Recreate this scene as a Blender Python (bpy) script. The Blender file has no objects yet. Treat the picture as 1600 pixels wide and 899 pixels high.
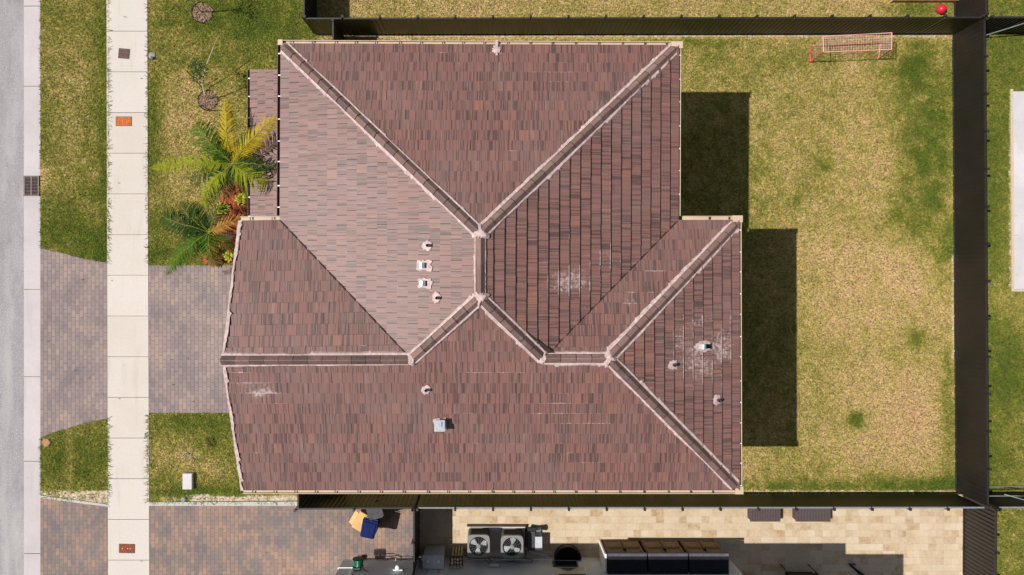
import bpy, bmesh, math, random
import numpy as np
from mathutils import Vector, Matrix
random.seed(7); rng = np.random.default_rng(7)
S = bpy.context.scene
COL = S.collection
R = math.radians

# ------------------------------------------------------------------ camera, sky, sun, exposure
H = 27.2          # drone height over the ground, metres
F = 1124.0        # focal length in pixels of the 1600 px wide photograph
NX, NY = 770.0, 430.0   # where the plumb line below the drone meets the picture
PXM = F / H       # pixels per metre on the ground

cam = bpy.data.cameras.new('camera'); camo = bpy.data.objects.new('camera', cam); COL.objects.link(camo)
camo.location = (0, 0, H); camo.rotation_euler = (0, 0, 0)
cam.sensor_width = 36; cam.lens = 36 * F / 1600
cam.shift_x = (800 - NX) / 1600; cam.shift_y = -(449.5 - NY) / 1600
cam.clip_end = 3000
S.camera = camo

SUN_EL = 55.0
world = bpy.data.worlds.new('World'); S.world = world; world.use_nodes = True
wn = world.node_tree.nodes; wl = world.node_tree.links
sky = wn.new('ShaderNodeTexSky'); sky.sky_type = 'NISHITA'; sky.sun_disc = False
sky.sun_elevation = R(SUN_EL); sky.sun_rotation = R(270)
hs = wn.new('ShaderNodeHueSaturation'); hs.inputs['Saturation'].default_value = .6; wl.new(sky.outputs[0], hs.inputs['Color'])
wl.new(hs.outputs[0], wn['Background'].inputs[0]); wn['Background'].inputs[1].default_value = 0.07
sun = bpy.data.lights.new('sun', 'SUN'); suno = bpy.data.objects.new('sun', sun); COL.objects.link(suno)
sun.energy = 4.6; sun.angle = R(0.5); sun.color = (1.0, 0.955, 0.90)
suno.rotation_euler = (0, -R(90 - SUN_EL), 0); suno.location = (-20, 0, 30)
S.view_settings.view_transform = 'Standard'; S.view_settings.look = 'None'
S.view_settings.exposure = 0.2; S.view_settings.gamma = 1; S.view_settings.use_curve_mapping = False

# ------------------------------------------------------------------ helpers
def P(px, py, z=0.0):
    k = (H - z) / F
    return Vector(((px - NX) * k, -(py - NY) * k, z))
def G(gx, gy, z=0.0):           # ground-plan coordinates (photo pixels on the ground) raised to z
    return Vector(((gx - NX) / PXM, -(gy - NY) / PXM, z))

def tag(o, label=None, cat=None, group=None, kind=None):
    if label: o['label'] = label
    if cat: o['category'] = cat
    if group: o['group'] = group
    if kind: o['kind'] = kind
    return o
def thing(name, loc, label, cat, group=None, rz=0):
    o = bpy.data.objects.new(name, None); COL.objects.link(o)
    o.location = loc; o.rotation_euler = (0, 0, rz); o.empty_display_size = .2
    return tag(o, label, cat, group)
def copy_tree(o, parent=None):
    c = o.copy(); COL.objects.link(c); c.parent = parent
    for ch in list(o.children): copy_tree(ch, c)
    return c

class MB:
    def __init__(s): s.v = []; s.f = []; s.mi = []
    def quad(s, *p, m=0):
        n = len(s.v); s.v += [tuple(q) for q in p]; s.f.append(tuple(range(n, n + len(p)))); s.mi.append(m)
    def box(s, c, d, rz=0, m=0, ry=0, rx=0, taper=1.0):
        M = Matrix.Translation(Vector(c)) @ Matrix.Rotation(rz, 4, 'Z') @ Matrix.Rotation(ry, 4, 'Y') @ Matrix.Rotation(rx, 4, 'X')
        n = len(s.v)
        for z in (-.5, .5):
            t = taper if z > 0 else 1
            for x, y in ((-.5, -.5), (.5, -.5), (.5, .5), (-.5, .5)):
                s.v.append(tuple(M @ Vector((x * d[0] * t, y * d[1] * t, z * d[2]))))
        for q in ((0, 3, 2, 1), (4, 5, 6, 7), (0, 1, 5, 4), (1, 2, 6, 5), (2, 3, 7, 6), (3, 0, 4, 7)):
            s.f.append(tuple(n + i for i in q)); s.mi.append(m)
    def prism(s, pts, z0, z1, m=0):
        n = len(s.v); k = len(pts)
        a = sum(pts[i][0] * pts[(i + 1) % k][1] - pts[(i + 1) % k][0] * pts[i][1] for i in range(k))
        if a < 0: pts = pts[::-1]
        s.v += [(p[0], p[1], z0) for p in pts] + [(p[0], p[1], z1) for p in pts]
        s.f.append(tuple(n + i for i in range(k))[::-1]); s.f.append(tuple(n + k + i for i in range(k))); s.mi += [m, m]
        for i in range(k):
            j = (i + 1) % k; s.f.append((n + i, n + j, n + k + j, n + k + i)); s.mi.append(m)
    def tube(s, pts, r, seg=8, m=0, cap=True):
        pts = [Vector(p) for p in pts]; k = len(pts); n = len(s.v)
        rr = r if isinstance(r, (list, tuple)) else [r] * k
        ref = None
        for i, p in enumerate(pts):
            t = (pts[min(i + 1, k - 1)] - pts[max(i - 1, 0)]).normalized()
            if ref is None:
                ref = Vector((0, 0, 1)) if abs(t.z) < .9 else Vector((1, 0, 0))
            a = t.cross(ref).normalized(); b = t.cross(a).normalized()
            ref = b.cross(t) * -1 if b.cross(t).length else ref
            ref = -b if False else ref
            for j in range(seg):
                an = 2 * math.pi * j / seg
                s.v.append(tuple(p + (a * math.cos(an) + b * math.sin(an)) * rr[i]))
        for i in range(k - 1):
            for j in range(seg):
                j2 = (j + 1) % seg
                s.f.append((n + i * seg + j, n + i * seg + j2, n + (i + 1) * seg + j2, n + (i + 1) * seg + j)); s.mi.append(m)
        if cap:
            s.f.append(tuple(n + j for j in range(seg))[::-1]); s.f.append(tuple(n + (k - 1) * seg + j for j in range(seg))); s.mi += [m, m]
    def lathe(s, c, prof, seg=24, m=0):       # prof: (radius, z)
        n = len(s.v); c = Vector(c)
        for r_, z in prof:
            for j in range(seg):
                a = 2 * math.pi * j / seg
                s.v.append((c.x + r_ * math.cos(a), c.y + r_ * math.sin(a), c.z + z))
        for i in range(len(prof) - 1):
            for j in range(seg):
                j2 = (j + 1) % seg
                s.f.append((n + i * seg + j, n + i * seg + j2, n + (i + 1) * seg + j2, n + (i + 1) * seg + j)); s.mi.append(m)
        s.f.append(tuple(n + j for j in range(seg))[::-1]); s.f.append(tuple(n + (len(prof) - 1) * seg + j for j in range(seg))); s.mi += [m, m]
    def build(s, name, mats, parent=None, smooth=False, fix=True):
        me = bpy.data.meshes.new(name); me.from_pydata(s.v, [], s.f)
        if not isinstance(mats, (list, tuple)): mats = [mats]
        for m in mats: me.materials.append(m)
        me.polygons.foreach_set('material_index', s.mi)
        if smooth: me.polygons.foreach_set('use_smooth', [True] * len(s.f))
        if fix:
            bm = bmesh.new(); bm.from_mesh(me); bmesh.ops.recalc_face_normals(bm, faces=bm.faces); bm.to_mesh(me); bm.free()
        me.update()
        o = bpy.data.objects.new(name, me); COL.objects.link(o)
        if parent is not None:
            o.parent = parent
        return o
def world_child(o, parent):     # mesh built in world coordinates under a thing placed elsewhere
    o.parent = parent; o.matrix_parent_inverse = Matrix.Translation(parent.location).inverted()
    return o
def smoothgrid(o, ang=40):
    for p in o.data.polygons: p.use_smooth = True
    return o

# ------------------------------------------------------------------ materials
class N:
    def __init__(s, name, rough=.8, spec=.3, metal=0):
        s.m = bpy.data.materials.new(name); s.m.use_nodes = True
        s.t = s.m.node_tree; s.b = s.t.nodes['Principled BSDF']
        s.b.inputs['Roughness'].default_value = rough; s.b.inputs['Specular IOR Level'].default_value = spec
        s.b.inputs['Metallic'].default_value = metal
    def n(s, typ, **kw):
        nd = s.t.nodes.new(typ)
        for k, v in kw.items():
            if hasattr(nd, k): setattr(nd, k, v)
            else: nd.inputs[k].default_value = v
        return nd
    def l(s, a, b): s.t.links.new(a, b)
    def geo(s): return s.n('ShaderNodeNewGeometry').outputs['Position']
    def mapped(s, vec, scale=(1, 1, 1), rot=(0, 0, 0), loc=(0, 0, 0)):
        m = s.n('ShaderNodeMapping'); m.inputs['Scale'].default_value = scale; m.inputs['Rotation'].default_value = rot; m.inputs['Location'].default_value = loc
        s.l(vec, m.inputs['Vector']); return m.outputs[0]
    def noise(s, vec, scale, detail=3, rough=.55, dist=0):
        n = s.n('ShaderNodeTexNoise'); n.inputs['Scale'].default_value = scale; n.inputs['Detail'].default_value = detail
        n.inputs['Roughness'].default_value = rough; n.inputs['Distortion'].default_value = dist
        s.l(vec, n.inputs['Vector']); return n.outputs['Fac']
    def ramp(s, fac, stops, interp='LINEAR'):
        r = s.n('ShaderNodeValToRGB'); r.color_ramp.interpolation = interp
        e = r.color_ramp.elements
        while len(e) < len(stops): e.new(.5)
        for i, (p, c) in enumerate(stops):
            e[i].position = p; e[i].color = (c[0], c[1], c[2], 1) if isinstance(c, (tuple, list)) else (c, c, c, 1)
        s.l(fac, r.inputs[0]); return r.outputs[0]
    def mix(s, a, b, fac, mode='MIX'):
        m = s.n('ShaderNodeMix'); m.data_type = 'RGBA'; m.blend_type = mode
        for sock, v in ((m.inputs[6], a), (m.inputs[7], b), (m.inputs[0], fac)):
            if hasattr(v, 'is_output'): s.l(v, sock)
            elif isinstance(v, (tuple, list)): sock.default_value = (v[0], v[1], v[2], 1)
            else: sock.default_value = v
        return m.outputs[2]
    def math(s, op, a, b=None, c=None, clamp=False):
        m = s.n('ShaderNodeMath'); m.operation = op; m.use_clamp = clamp
        for i, v in enumerate((a, b, c)):
            if v is None: continue
            if hasattr(v, 'is_output'): s.l(v, m.inputs[i])
            else: m.inputs[i].default_value = v
        return m.outputs[0]
    def bump(s, h, strength=.3, dist=.01):
        b = s.n('ShaderNodeBump'); b.inputs['Strength'].default_value = strength; b.inputs['Distance'].default_value = dist
        s.l(h, b.inputs['Height']); s.l(b.outputs[0], s.b.inputs['Normal'])
    def col(s, c):
        if hasattr(c, 'is_output'): s.l(c, s.b.inputs['Base Color'])
        else: s.b.inputs['Base Color'].default_value = (*c, 1)
        return s

def simple(name, c, rough=.7, spec=.3, metal=0, var=.25, scale=6, bump=0):
    k = N(name, rough, spec, metal)
    g = k.geo(); f = k.noise(g, scale, 4)
    k.col(k.mix(tuple(x * (1 - var) for x in c), tuple(min(1, x * (1 + var)) for x in c), k.ramp(f, [(.3, 0), (.7, 1)])))
    if bump: k.bump(k.noise(g, scale * 8, 3), bump, .01)
    return k.m

M = {}
# concrete / asphalt
def concrete(name, c, stain, slab=None):
    k = N(name, .85, .2); g = k.geo()
    a = k.noise(g, .6, 5, .65); b = k.noise(g, 14, 4, .7); d = k.noise(k.mapped(g, (3, .35, 1)), 1.2, 4)
    col = k.mix(c, stain, k.ramp(a, [(.38, 0), (.75, .7)]))
    col = k.mix(col, tuple(x * .72 for x in c), k.ramp(d, [(.56, 0), (.8, .6)]))
    col = k.mix(col, tuple(x * .8 for x in c), k.ramp(b, [(.5, 0), (.75, .6)]))
    if slab:
        sp = k.n('ShaderNodeSeparateXYZ'); k.l(g, sp.inputs[0]); w = k.n('ShaderNodeTexWhiteNoise', noise_dimensions='1D')
        k.l(k.math('FLOOR', k.math('DIVIDE', k.math('ADD', sp.outputs[1], slab[1]), slab[0])), w.inputs['W'])
        col = k.mix(col, (.92, .905, .87), w.outputs['Value'], 'MULTIPLY')
    k.col(col); k.bump(b, .25, .006)
    return k.m
M['walk'] = concrete('sidewalk_concrete', (.56, .51, .475), (.51, .47, .40), (63.4 / PXM, (50 - NY) / PXM + 63.4 / PXM * 40))
M['gutter_conc'] = concrete('gutter_concrete', (.50, .455, .455), (.38, .34, .34))
M['slab'] = concrete('slab_concrete', (.58, .54, .55), (.38, .36, .37))
M['kerbstone'] = concrete('edging_concrete', (.45, .43, .40), (.33, .31, .27))
k = N('asphalt', .9, .2); g = k.geo()
c = k.mix((.30, .28, .285), (.24, .225, .235), k.noise(g, .5, 4))
c = k.mix(c, (.50, .48, .48), k.ramp(k.noise(g, 38, 2, .5), [(.56, 0), (.68, .8)]))
c = k.mix(c, (.12, .11, .11), k.ramp(k.noise(g, 30, 2, .5), [(.30, .7), (.40, 0)]))
c = k.mix(c, (.42, .40, .39), k.ramp(k.noise(k.mapped(g, (1.6, .25, 1)), 1, 5), [(.45, 0), (.7, .7)]))
c = k.mix(c, (.17, .16, .165), k.ramp(k.noise(k.mapped(g, (1.1, .4, 1), loc=(5, 3, 0)), 1.3, 6, .7), [(.52, 0), (.7, .6)]))
k.col(c); k.bump(k.noise(g, 60, 2), .5, .006); M['asphalt'] = k.m
M['soil'] = simple('soil', (.24, .20, .09), .95, .1, scale=3, bump=.5)
M['joint'] = simple('joint_filler', (.20, .18, .16), .9, .1)

def pavers(name, ramp_stops, bw, bh, rot, mort, big=.35, squash=1.0, sqf=2, offset=.5, msize=.006, stain=None, bigscale=.5, inner=.5):
    k = N(name, .85, .25); g = k.geo()
    v = k.mapped(g, (1, 1, 1), (0, 0, rot))
    w = k.n('ShaderNodeTexBrick'); w.offset = offset; w.squash = squash; w.squash_frequency = sqf
    for a, b in (('Scale', 1), ('Mortar Size', msize), ('Mortar Smooth', .3), ('Brick Width', bw), ('Row Height', bh), ('Bias', 0)): w.inputs[a].default_value = b
    w.inputs['Color1'].default_value = (0, 0, 0, 1); w.inputs['Color2'].default_value = (1, 1, 1, 1); w.inputs['Mortar'].default_value = (.5, .5, .5, 1)
    k.l(v, w.inputs['Vector'])
    per = w.outputs['Color']
    f = k.math('ADD', k.math('MULTIPLY', per, 1 - big), k.math('MULTIPLY', k.ramp(k.noise(g, bigscale, 4, .6), [(.3, 0), (.7, 1)]), big))
    f = k.math('ADD', f, k.math('MULTIPLY', k.math('SUBTRACT', k.noise(g, 9, 4, .7), .5), inner))
    col = k.ramp(f, ramp_stops)
    if stain: col = k.mix(col, stain, k.ramp(k.noise(g, .33, 5, .7), [(.52, 0), (.72, .55)]))
    col = k.mix(col, mort, k.math('MULTIPLY', w.outputs['Fac'], .62))
    fine = k.noise(g, 45, 3, .7)
    col = k.mix(col, (.05, .045, .04), k.ramp(fine, [(.22, .5), (.42, 0)]))
    k.col(col)
    k.bump(k.math('SUBTRACT', fine, k.math('MULTIPLY', w.outputs['Fac'], 2)), .5, .006)
    return k.m
M['pav_own'] = pavers('mauve_pavers', [(.1, (.175, .145, .145)), (.35, (.215, .17, .165)), (.6, (.26, .20, .185)), (.8, (.30, .225, .20)), (1, (.33, .24, .17))], .29, .15, R(90), (.09, .07, .07), .6, stain=(.235, .205, .21), msize=.009, bigscale=.9)
M['pav_nb'] = pavers('autumn_pavers', [(.1, (.145, .125, .125)), (.35, (.19, .15, .138)), (.55, (.25, .175, .145)), (.75, (.31, .20, .15)), (1, (.36, .235, .16))], .29, .15, R(90), (.10, .08, .07), .62, stain=(.175, .155, .155), bigscale=.8, msize=.008)
M['travertine'] = pavers('travertine', [(.0, (.36, .235, .13)), (.25, (.47, .355, .23)), (.5, (.52, .41, .28)), (.75, (.55, .445, .315)), (1, (.58, .49, .38))], .46, .26, R(0), (.42, .32, .21), .35, squash=.62, sqf=2, offset=.37, msize=.003, bigscale=1.6, inner=1.1, stain=(.47, .38, .28))

# grass: tone attribute R = how green, G = bare sand, B = per blade random
k = N('grass', .95, .04); g = k.geo()
at = k.n('ShaderNodeAttribute', attribute_name='tone'); sep = k.n('ShaderNodeSeparateColor'); k.l(at.outputs['Color'], sep.inputs[0])
mid = k.noise(g, 2.6, 5, .72); fin = k.noise(g, 10, 4, .8, .6)
t = k.math('ADD', sep.outputs[0], k.math('MULTIPLY', k.math('SUBTRACT', mid, .5), .45))
t = k.math('ADD', t, k.math('MULTIPLY', k.math('SUBTRACT', fin, .5), 1.55))
t = k.math('ADD', t, k.math('MULTIPLY', k.math('SUBTRACT', sep.outputs[2], .5), .62))
c = k.ramp(t, [(.0, (.40, .245, .135)), (.2, (.405, .285, .13)), (.42, (.32, .25, .078)), (.60, (.20, .178, .038)), (.80, (.112, .125, .018)), (1, (.06, .09, .012))])
sandc = k.mix((.52, .43, .32), (.36, .28, .20), k.noise(g, 7, 4, .7))
c = k.mix(c, sandc, k.ramp(k.math('ADD', sep.outputs[1], k.math('MULTIPLY', k.math('SUBTRACT', k.noise(g, 5, 4, .7), .5), 1.1)), [(.42, 0), (.58, 1)]))
c = k.mix(c, k.mix(c, (1.75, 1.7, 1.75), 1.0, 'MULTIPLY'), k.ramp(k.math('ADD', k.math('MULTIPLY', sep.outputs[2], .5), k.math('MULTIPLY', k.noise(g, 13, 3, .8), .8)), [(.62, 0), (.80, .9)]))
c = k.mix(c, (.05, .045, .018), k.ramp(k.math('ADD', k.math('MULTIPLY', sep.outputs[2], .45), k.math('MULTIPLY', k.noise(g, 15, 3, .75), .8)), [(.38, .85), (.64, 0)]))  # dark flecks paint the shade in the gaps between blades
k.col(c); k.bump(k.noise(g, 30, 3, .7), .6, .02)
M['grass'] = k.m
M['mulch'] = simple('red_mulch', (.33, .085, .04), .9, .1, var=.6, scale=20, bump=.8)
M['mulch_chip'] = simple('red_mulch_chip', (.42, .12, .055), .85, .1, var=.5, scale=25)
M['darkmulch'] = simple('brown_mulch', (.26, .17, .12), .95, .1, var=.6, scale=22, bump=.8)

# roof tile
k = N('roof_tile', .50, .36)
at = k.n('ShaderNodeAttribute', attribute_name='tile'); sep = k.n('ShaderNodeSeparateColor'); k.l(at.outputs['Color'], sep.inputs[0])
uv = k.n('ShaderNodeUVMap', uv_map='UVMap').outputs[0]; lc = k.n('ShaderNodeUVMap', uv_map='loc').outputs[0]
off = k.n('ShaderNodeCombineXYZ'); k.l(k.math('MULTIPLY', sep.outputs[0], 37), off.inputs[0]); k.l(k.math('MULTIPLY', sep.outputs[1], 91), off.inputs[1]); k.l(k.math('MULTIPLY', sep.outputs[1], 13), off.inputs[2])
va = k.n('ShaderNodeVectorMath', operation='ADD'); k.l(uv, va.inputs[0]); k.l(off.outputs[0], va.inputs[1])
st = k.noise(k.mapped(va.outputs[0], (19, .35, 1)), 1, 2, .5); fine = k.noise(k.geo(), 30, 4, .7)
base = k.ramp(sep.outputs[0], [(0, (.172, .086, .074)), (.6, (.190, .091, .077)), (.95, (.205, .096, .078)), (1, (.235, .108, .078))])
dk = k.math('MULTIPLY', k.ramp(st, [(.50, 0), (.56, 1)]), k.ramp(sep.outputs[1], [(.0, .35), (.75, 1)]))
c = k.mix(base, (.050, .034, .032), k.math('MULTIPLY', dk, .76))
c = k.mix(c, (.30, .20, .175), k.ramp(k.noise(k.mapped(va.outputs[0], (11, .8, 1)), 1, 2), [(.6, 0), (.72, .35)]))
c = k.mix(c, (.20, .14, .13), k.ramp(k.noise(k.geo(), .55, 4, .65), [(.45, 0), (.75, .35)]))
c = k.mix(c, (.13, .09, .08), k.ramp(fine, [(.3, .45), (.5, 0)]))
# lime bloom (white stains) with a shape of their own
sl = k.n('ShaderNodeSeparateXYZ'); k.l(lc, sl.inputs[0])
edge = k.math('MAXIMUM', k.ramp(sl.outputs[1], [(.0, 1), (.10, 0)]), k.ramp(k.math('ABSOLUTE', k.math('SUBTRACT', sl.outputs[0], .5)), [(.46, 0), (.5, .5)]))
sn = k.math('ADD', k.noise(k.geo(), 11, 6, .82), k.math('MULTIPLY', edge, .22))
thr = k.math('SUBTRACT', .86, k.math('MULTIPLY', sep.outputs[2], .46))
bl = k.math('MULTIPLY', k.math('SUBTRACT', sn, thr), 6, clamp=True)
c = k.mix(c, (.52, .43, .41), k.math('MULTIPLY', bl, .72))
k.col(c); k.bump(k.math('ADD', fine, k.math('MULTIPLY', st, .5)), .25, .006)
M['tile'] = k.m
M['deck'] = simple('roof_underlay', (.035, .025, .022), .9, .1)
M['captile'] = None
k = N('cap_tile', .55, .35); g = k.geo()
at = k.n('ShaderNodeAttribute', attribute_name='tile'); sep = k.n('ShaderNodeSeparateColor'); k.l(at.outputs['Color'], sep.inputs[0])
c = k.ramp(sep.outputs[0], [(0, (.11, .070, .064)), (.4, (.17, .10, .088)), (.8, (.22, .135, .115)), (1, (.26, .18, .155))])
c = k.mix(c, (.33, .26, .24), k.ramp(k.noise(g, 3, 5, .7), [(.55, 0), (.8, .6)]))
c = k.mix(c, (.055, .04, .04), k.ramp(k.noise(g, 12, 4, .7), [(.28, .8), (.42, 0)]))
k.col(c); k.bump(k.noise(g, 30, 3), .3, .008); M['captile'] = k.m
M['mortar'] = simple('pink_mortar', (.49, .375, .355), .9, .1, var=.25, scale=9, bump=.6)
M['cream'] = simple('cream_metal', (.50, .39, .285), .5, .3, var=.10, scale=2)
M['gutter_shaded'] = simple('shaded_gutter', (.085, .045, .038), .5, .3, var=.15)  # dark colour stands in for the shade inside the left and porch troughs
M['stucco'] = simple('cream_stucco', (.62, .56, .46), .9, .15, var=.06, scale=1.5, bump=.3)
M['stucco_grey'] = simple('grey_stucco', (.66, .70, .72), .9, .15, var=.10, scale=1.5, bump=.3)
M['stucco_light'] = simple('light_grey_stucco', (.72, .72, .70), .9, .15, var=.10, scale=1.2, bump=.3)
M['white'] = simple('white_paint', (.78, .78, .76), .5, .4, var=.06)
M['window_frame'] = simple('bronze_frame', (.05, .042, .036), .4, .5)
k = N('window_glass', .06, .8); k.col((.012, .016, .02)); M['glass'] = k.m
k = N('teal_glass', .12, .7); k.col(k.mix((.03, .07, .085), (.08, .14, .16), k.noise(k.geo(), 5, 3))); M['teal'] = k.m
M['fence'] = simple('dark_bronze_fence', (.014, .0115, .0115), .44, .5, var=.18, scale=1.3)
M['fence_rail'] = simple('fence_rail', (.022, .018, .017), .45, .5, var=.15)
M['rail_grey'] = simple('grey_rail', (.19, .20, .215), .5, .4, var=.12)
M['galv'] = simple('galvanised_metal', (.62, .66, .68), .22, .7, .45, var=.15, scale=14)
M['black'] = simple('black_rubber', (.012, .012, .013), .6, .3)
M['hole'] = simple('dark_opening', (.006, .005, .005), .9, .05)
M['dark'] = simple('dark_grey_plastic', (.05, .05, .055), .5, .4)
M['ac'] = simple('condenser_case', (.21, .21, .205), .5, .4, var=.06)
M['acdark'] = simple('condenser_coil', (.055, .045, .035), .6, .4, var=.3, scale=30)
M['boxgrey'] = simple('box_grey', (.45, .50, .54), .5, .4, var=.1)
M['blue'] = simple('blue_plastic', (.004, .012, .085), .55, .12, var=.15)
M['cardboard'] = simple('cardboard', (.62, .38, .17), .85, .1, var=.15, scale=4)
M['greybin'] = simple('grey_bin_plastic', (.20, .20, .21), .5, .4)
M['brown'] = simple('brown_resin', (.21, .135, .07), .65, .25, var=.15, scale=7)
M['browndark'] = simple('dark_brown_resin', (.045, .030, .02), .6, .3)
M['lid'] = simple('charcoal_lid', (.010, .010, .014), .6, .25)
M['lidedge'] = simple('slate_lid_edge', (.085, .09, .11), .6, .3)
M['bamboo'] = simple('pale_poles', (.50, .42, .26), .6, .3, var=.3, scale=8)
M['green_hose'] = simple('green_hose', (.005, .17, .08), .35, .5)
M['red'] = simple('red_tube', (.62, .035, .03), .4, .5, var=.15)
M['pinkred'] = simple('faded_pink_tube', (.80, .36, .34), .5, .4, var=.12)
M['net'] = simple('net_cord', (.62, .40, .37), .8, .2)
M['ball'] = simple('red_ball', (.62, .012, .035), .35, .5, var=.06)
M['wood'] = simple('wood_plank', (.60, .38, .17), .7, .25, var=.25, scale=5)
M['rust'] = simple('rusty_orange_cover', (.48, .125, .025), .75, .25, var=.35, scale=12, bump=.4)
M['rust2'] = simple('dark_rust_cover', (.22, .055, .022), .75, .25, var=.35, scale=14, bump=.4)
M['iron'] = simple('iron_cover', (.11, .065, .055), .7, .3, var=.35, scale=16, bump=.4)
M['grate'] = simple('grate_iron', (.16, .11, .10), .65, .35, var=.3, scale=12)
M['wicker'] = simple('dark_wicker', (.085, .062, .062), .7, .3, var=.25, scale=25)
M['bark'] = simple('palm_trunk', (.30, .25, .19), .9, .1, var=.3, scale=10, bump=.5)
M['bark_pale'] = simple('pale_bark', (.50, .42, .30), .85, .15, var=.2, scale=20)
M['stake'] = simple('stake_wood', (.10, .07, .045), .85, .15)
M['stone'] = simple('sandstone', (.34, .20, .11), .9, .1, var=.25, scale=9, bump=.4)
def leaf(name, c, var=.35):
    k = N(name, .55, .12); k.col(k.mix(tuple(x * (1 - var) for x in c), tuple(x * (1 + var) for x in c), k.noise(k.geo(), 9, 3)))
    k.b.inputs['Subsurface Weight'].default_value = 0
    tr = k.n('ShaderNodeBsdfTranslucent'); tr.inputs[0].default_value = (c[0] * 1.6, c[1] * 1.6, c[2], 1)
    mx = k.n('ShaderNodeMixShader'); mx.inputs[0].default_value = .2
    out = k.t.nodes['Material Output']; k.l(k.b.outputs[0], mx.inputs[1]); k.l(tr.outputs[0], mx.inputs[2]); k.l(mx.outputs[0], out.inputs[0])
    return k.m
M['frond'] = leaf('palm_green', (.055, .125, .008)); M['frond_dark'] = leaf('palm_dark_green', (.025, .058, .008))
M['frond_yellow'] = leaf('palm_yellow', (.40, .29, .010)); M['frond_lime'] = leaf('palm_lime', (.22, .25, .010))
M['frond_dry'] = leaf('palm_dry', (.42, .20, .05)); M['rachis'] = leaf('palm_rachis', (.24, .24, .04))
M['weed'] = leaf('weed_leaf', (.10, .12, .03)); M['leaf'] = leaf('small_leaf', (.05, .085, .022)); M['croton'] = leaf('variegated_leaf', (.42, .42, .06)); M['redleaf'] = leaf('red_leaf', (.26, .075, .035))

# ------------------------------------------------------------------ ground
ZL = 0.05
b = MB(); b.prism([(-900, -900), (900, -900), (900, 900), (-900, 900)], -.5, 0); o = b.build('ground', M['soil']); tag(o, kind='structure')
def sheet(name, pts, z1, m, z0=.0):
    b = MB(); b.prism([tuple(G(*p)[:2]) for p in pts], z0 - .02, z1); return tag(b.build(name, m), kind='structure')
sheet('road', [(-900, -900), (38, -900), (39, 450), (38, 1800), (-900, 1800)], .02, M['asphalt'])
# gutter strip in sections, left out at the drain
b = MB()
for y0, y1 in ((-800, 10), (11, 135), (136, 275), (307, 452), (453, 588), (589, 720), (721, 864), (865, 1000), (1001, 1800)):
    b.prism([tuple(G(x, y)[:2]) for x, y in ((38.6, y0), (64.3, y0), (64.3, y1), (38.6, y1))], -.02, .045)
tag(b.build('gutter_kerb', M['gutter_conc']), kind='structure')
# sidewalk slabs
b = MB(); ys = [50 + 63.4 * i for i in range(-12, 30)]
def sw(y): return 168 + 2.6 * y / 899, 231.5 + 3.2 * y / 899
for i in range(len(ys) - 1):
    y0, y1 = ys[i] + .35, ys[i + 1] - .35
    a0, a1 = sw(y0); c0, c1 = sw(y1)
    b.prism([tuple(G(*p)[:2]) for p in ((a0, y0), (a1, y0), (c1, y1), (c0, y1))], -.02, .075)
tag(b.build('sidewalk', M['walk']), kind='structure')
sheet('driveway_apron', [(64.6, 388), (100, 396), (130, 404), (170, 411.5), (170, 653.5), (140, 659), (110, 668), (80, 677), (64.6, 684)], .06, M['pav_own'])
sheet('driveway', [(233, 415), (490, 415), (490, 645), (234, 645)], .06, M['pav_own'])
sheet('neighbour_driveway_apron', [(64.6, 778), (170.3, 791.5), (170.5, 1500), (64.6, 1500)], .06, M['pav_nb'])
sheet('neighbour_driveway', [(234.4, 790), (655, 790), (655, 1500), (234.5, 1500)], .06, M['pav_nb'])
sheet('concrete_edging', [(234.4, 784), (655, 782), (655, 789.7), (234.4, 789.7)], .08, M['kerbstone'])
sheet('apron_edging', [(64.6, 773.5), (170.2, 787.5), (170.2, 791.2), (64.6, 777.6)], .075, M['kerbstone'])
sheet('patio', [(655.3, 770), (1503, 770), (1503, 1500), (655.3, 1500)], .06, M['travertine'])
sheet('concrete_slab', [(1580, 144), (1700, 144), (1700, 452), (1582, 452)], .10, M['slab'])

def vnoise(x, y, s, seed):
    r = np.random.default_rng(seed); T = r.random((64, 64))
    X = x / s; Y = y / s; xi = np.floor(X).astype(int); yi = np.floor(Y).astype(int); fx = X - xi; fy = Y - yi
    fx = fx * fx * (3 - 2 * fx); fy = fy * fy * (3 - 2 * fy)
    g = lambda a, b: T[a % 64, b % 64]
    return (g(xi, yi) * (1 - fx) + g(xi + 1, yi) * fx) * (1 - fy) + (g(xi, yi + 1) * (1 - fx) + g(xi + 1, yi + 1) * fx) * fy
# patches: (x, y, rx, ry, amount) in plan pixels
BACK = [(1450, 120, 60, 60, .30), (1452, 220, 42, 75, .52), (1440, 330, 52, 60, .42), (1475, 400, 25, 50, .32), (1380, 345, 40, 25, .12), (1337, 655, 15, 15, .62), (1434, 527, 14, 12, .45), (1285, 255, 12, 12, .3),
        (1240, 315, 12, 12, .35), (1425, 110, 25, 40, .3), (1478, 580, 14, 70, .38), (1485, 690, 22, 60, .35), (1440, 755, 90, 16, .5), (1300, 760, 180, 9, .42), (1150, 130, 80, 60, .10), (1240, 90, 160, 25, .14), (1330, 180, 90, 70, .08),
        (1130, 250, 90, 120, .12), (1200, 520, 60, 200, .1), (1090, 68, 60, 10, .3), (1310, 400, 90, 40, -.12), (1400, 430, 60, 40, -.16), (1290, 470, 70, 60, -.16), (1380, 620, 90, 80, -.14), (1430, 680, 50, 60, -.17),
        (1470, 500, 25, 60, -.05), (1250, 640, 50, 120, .10), (1290, 740, 110, 30, .05), (1400, 560, 40, 40, .12), (1330, 105, 12, 10, -.2), (700, 783, 700, 12, .45), (900, 420, 420, 300, .2)]
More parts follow.
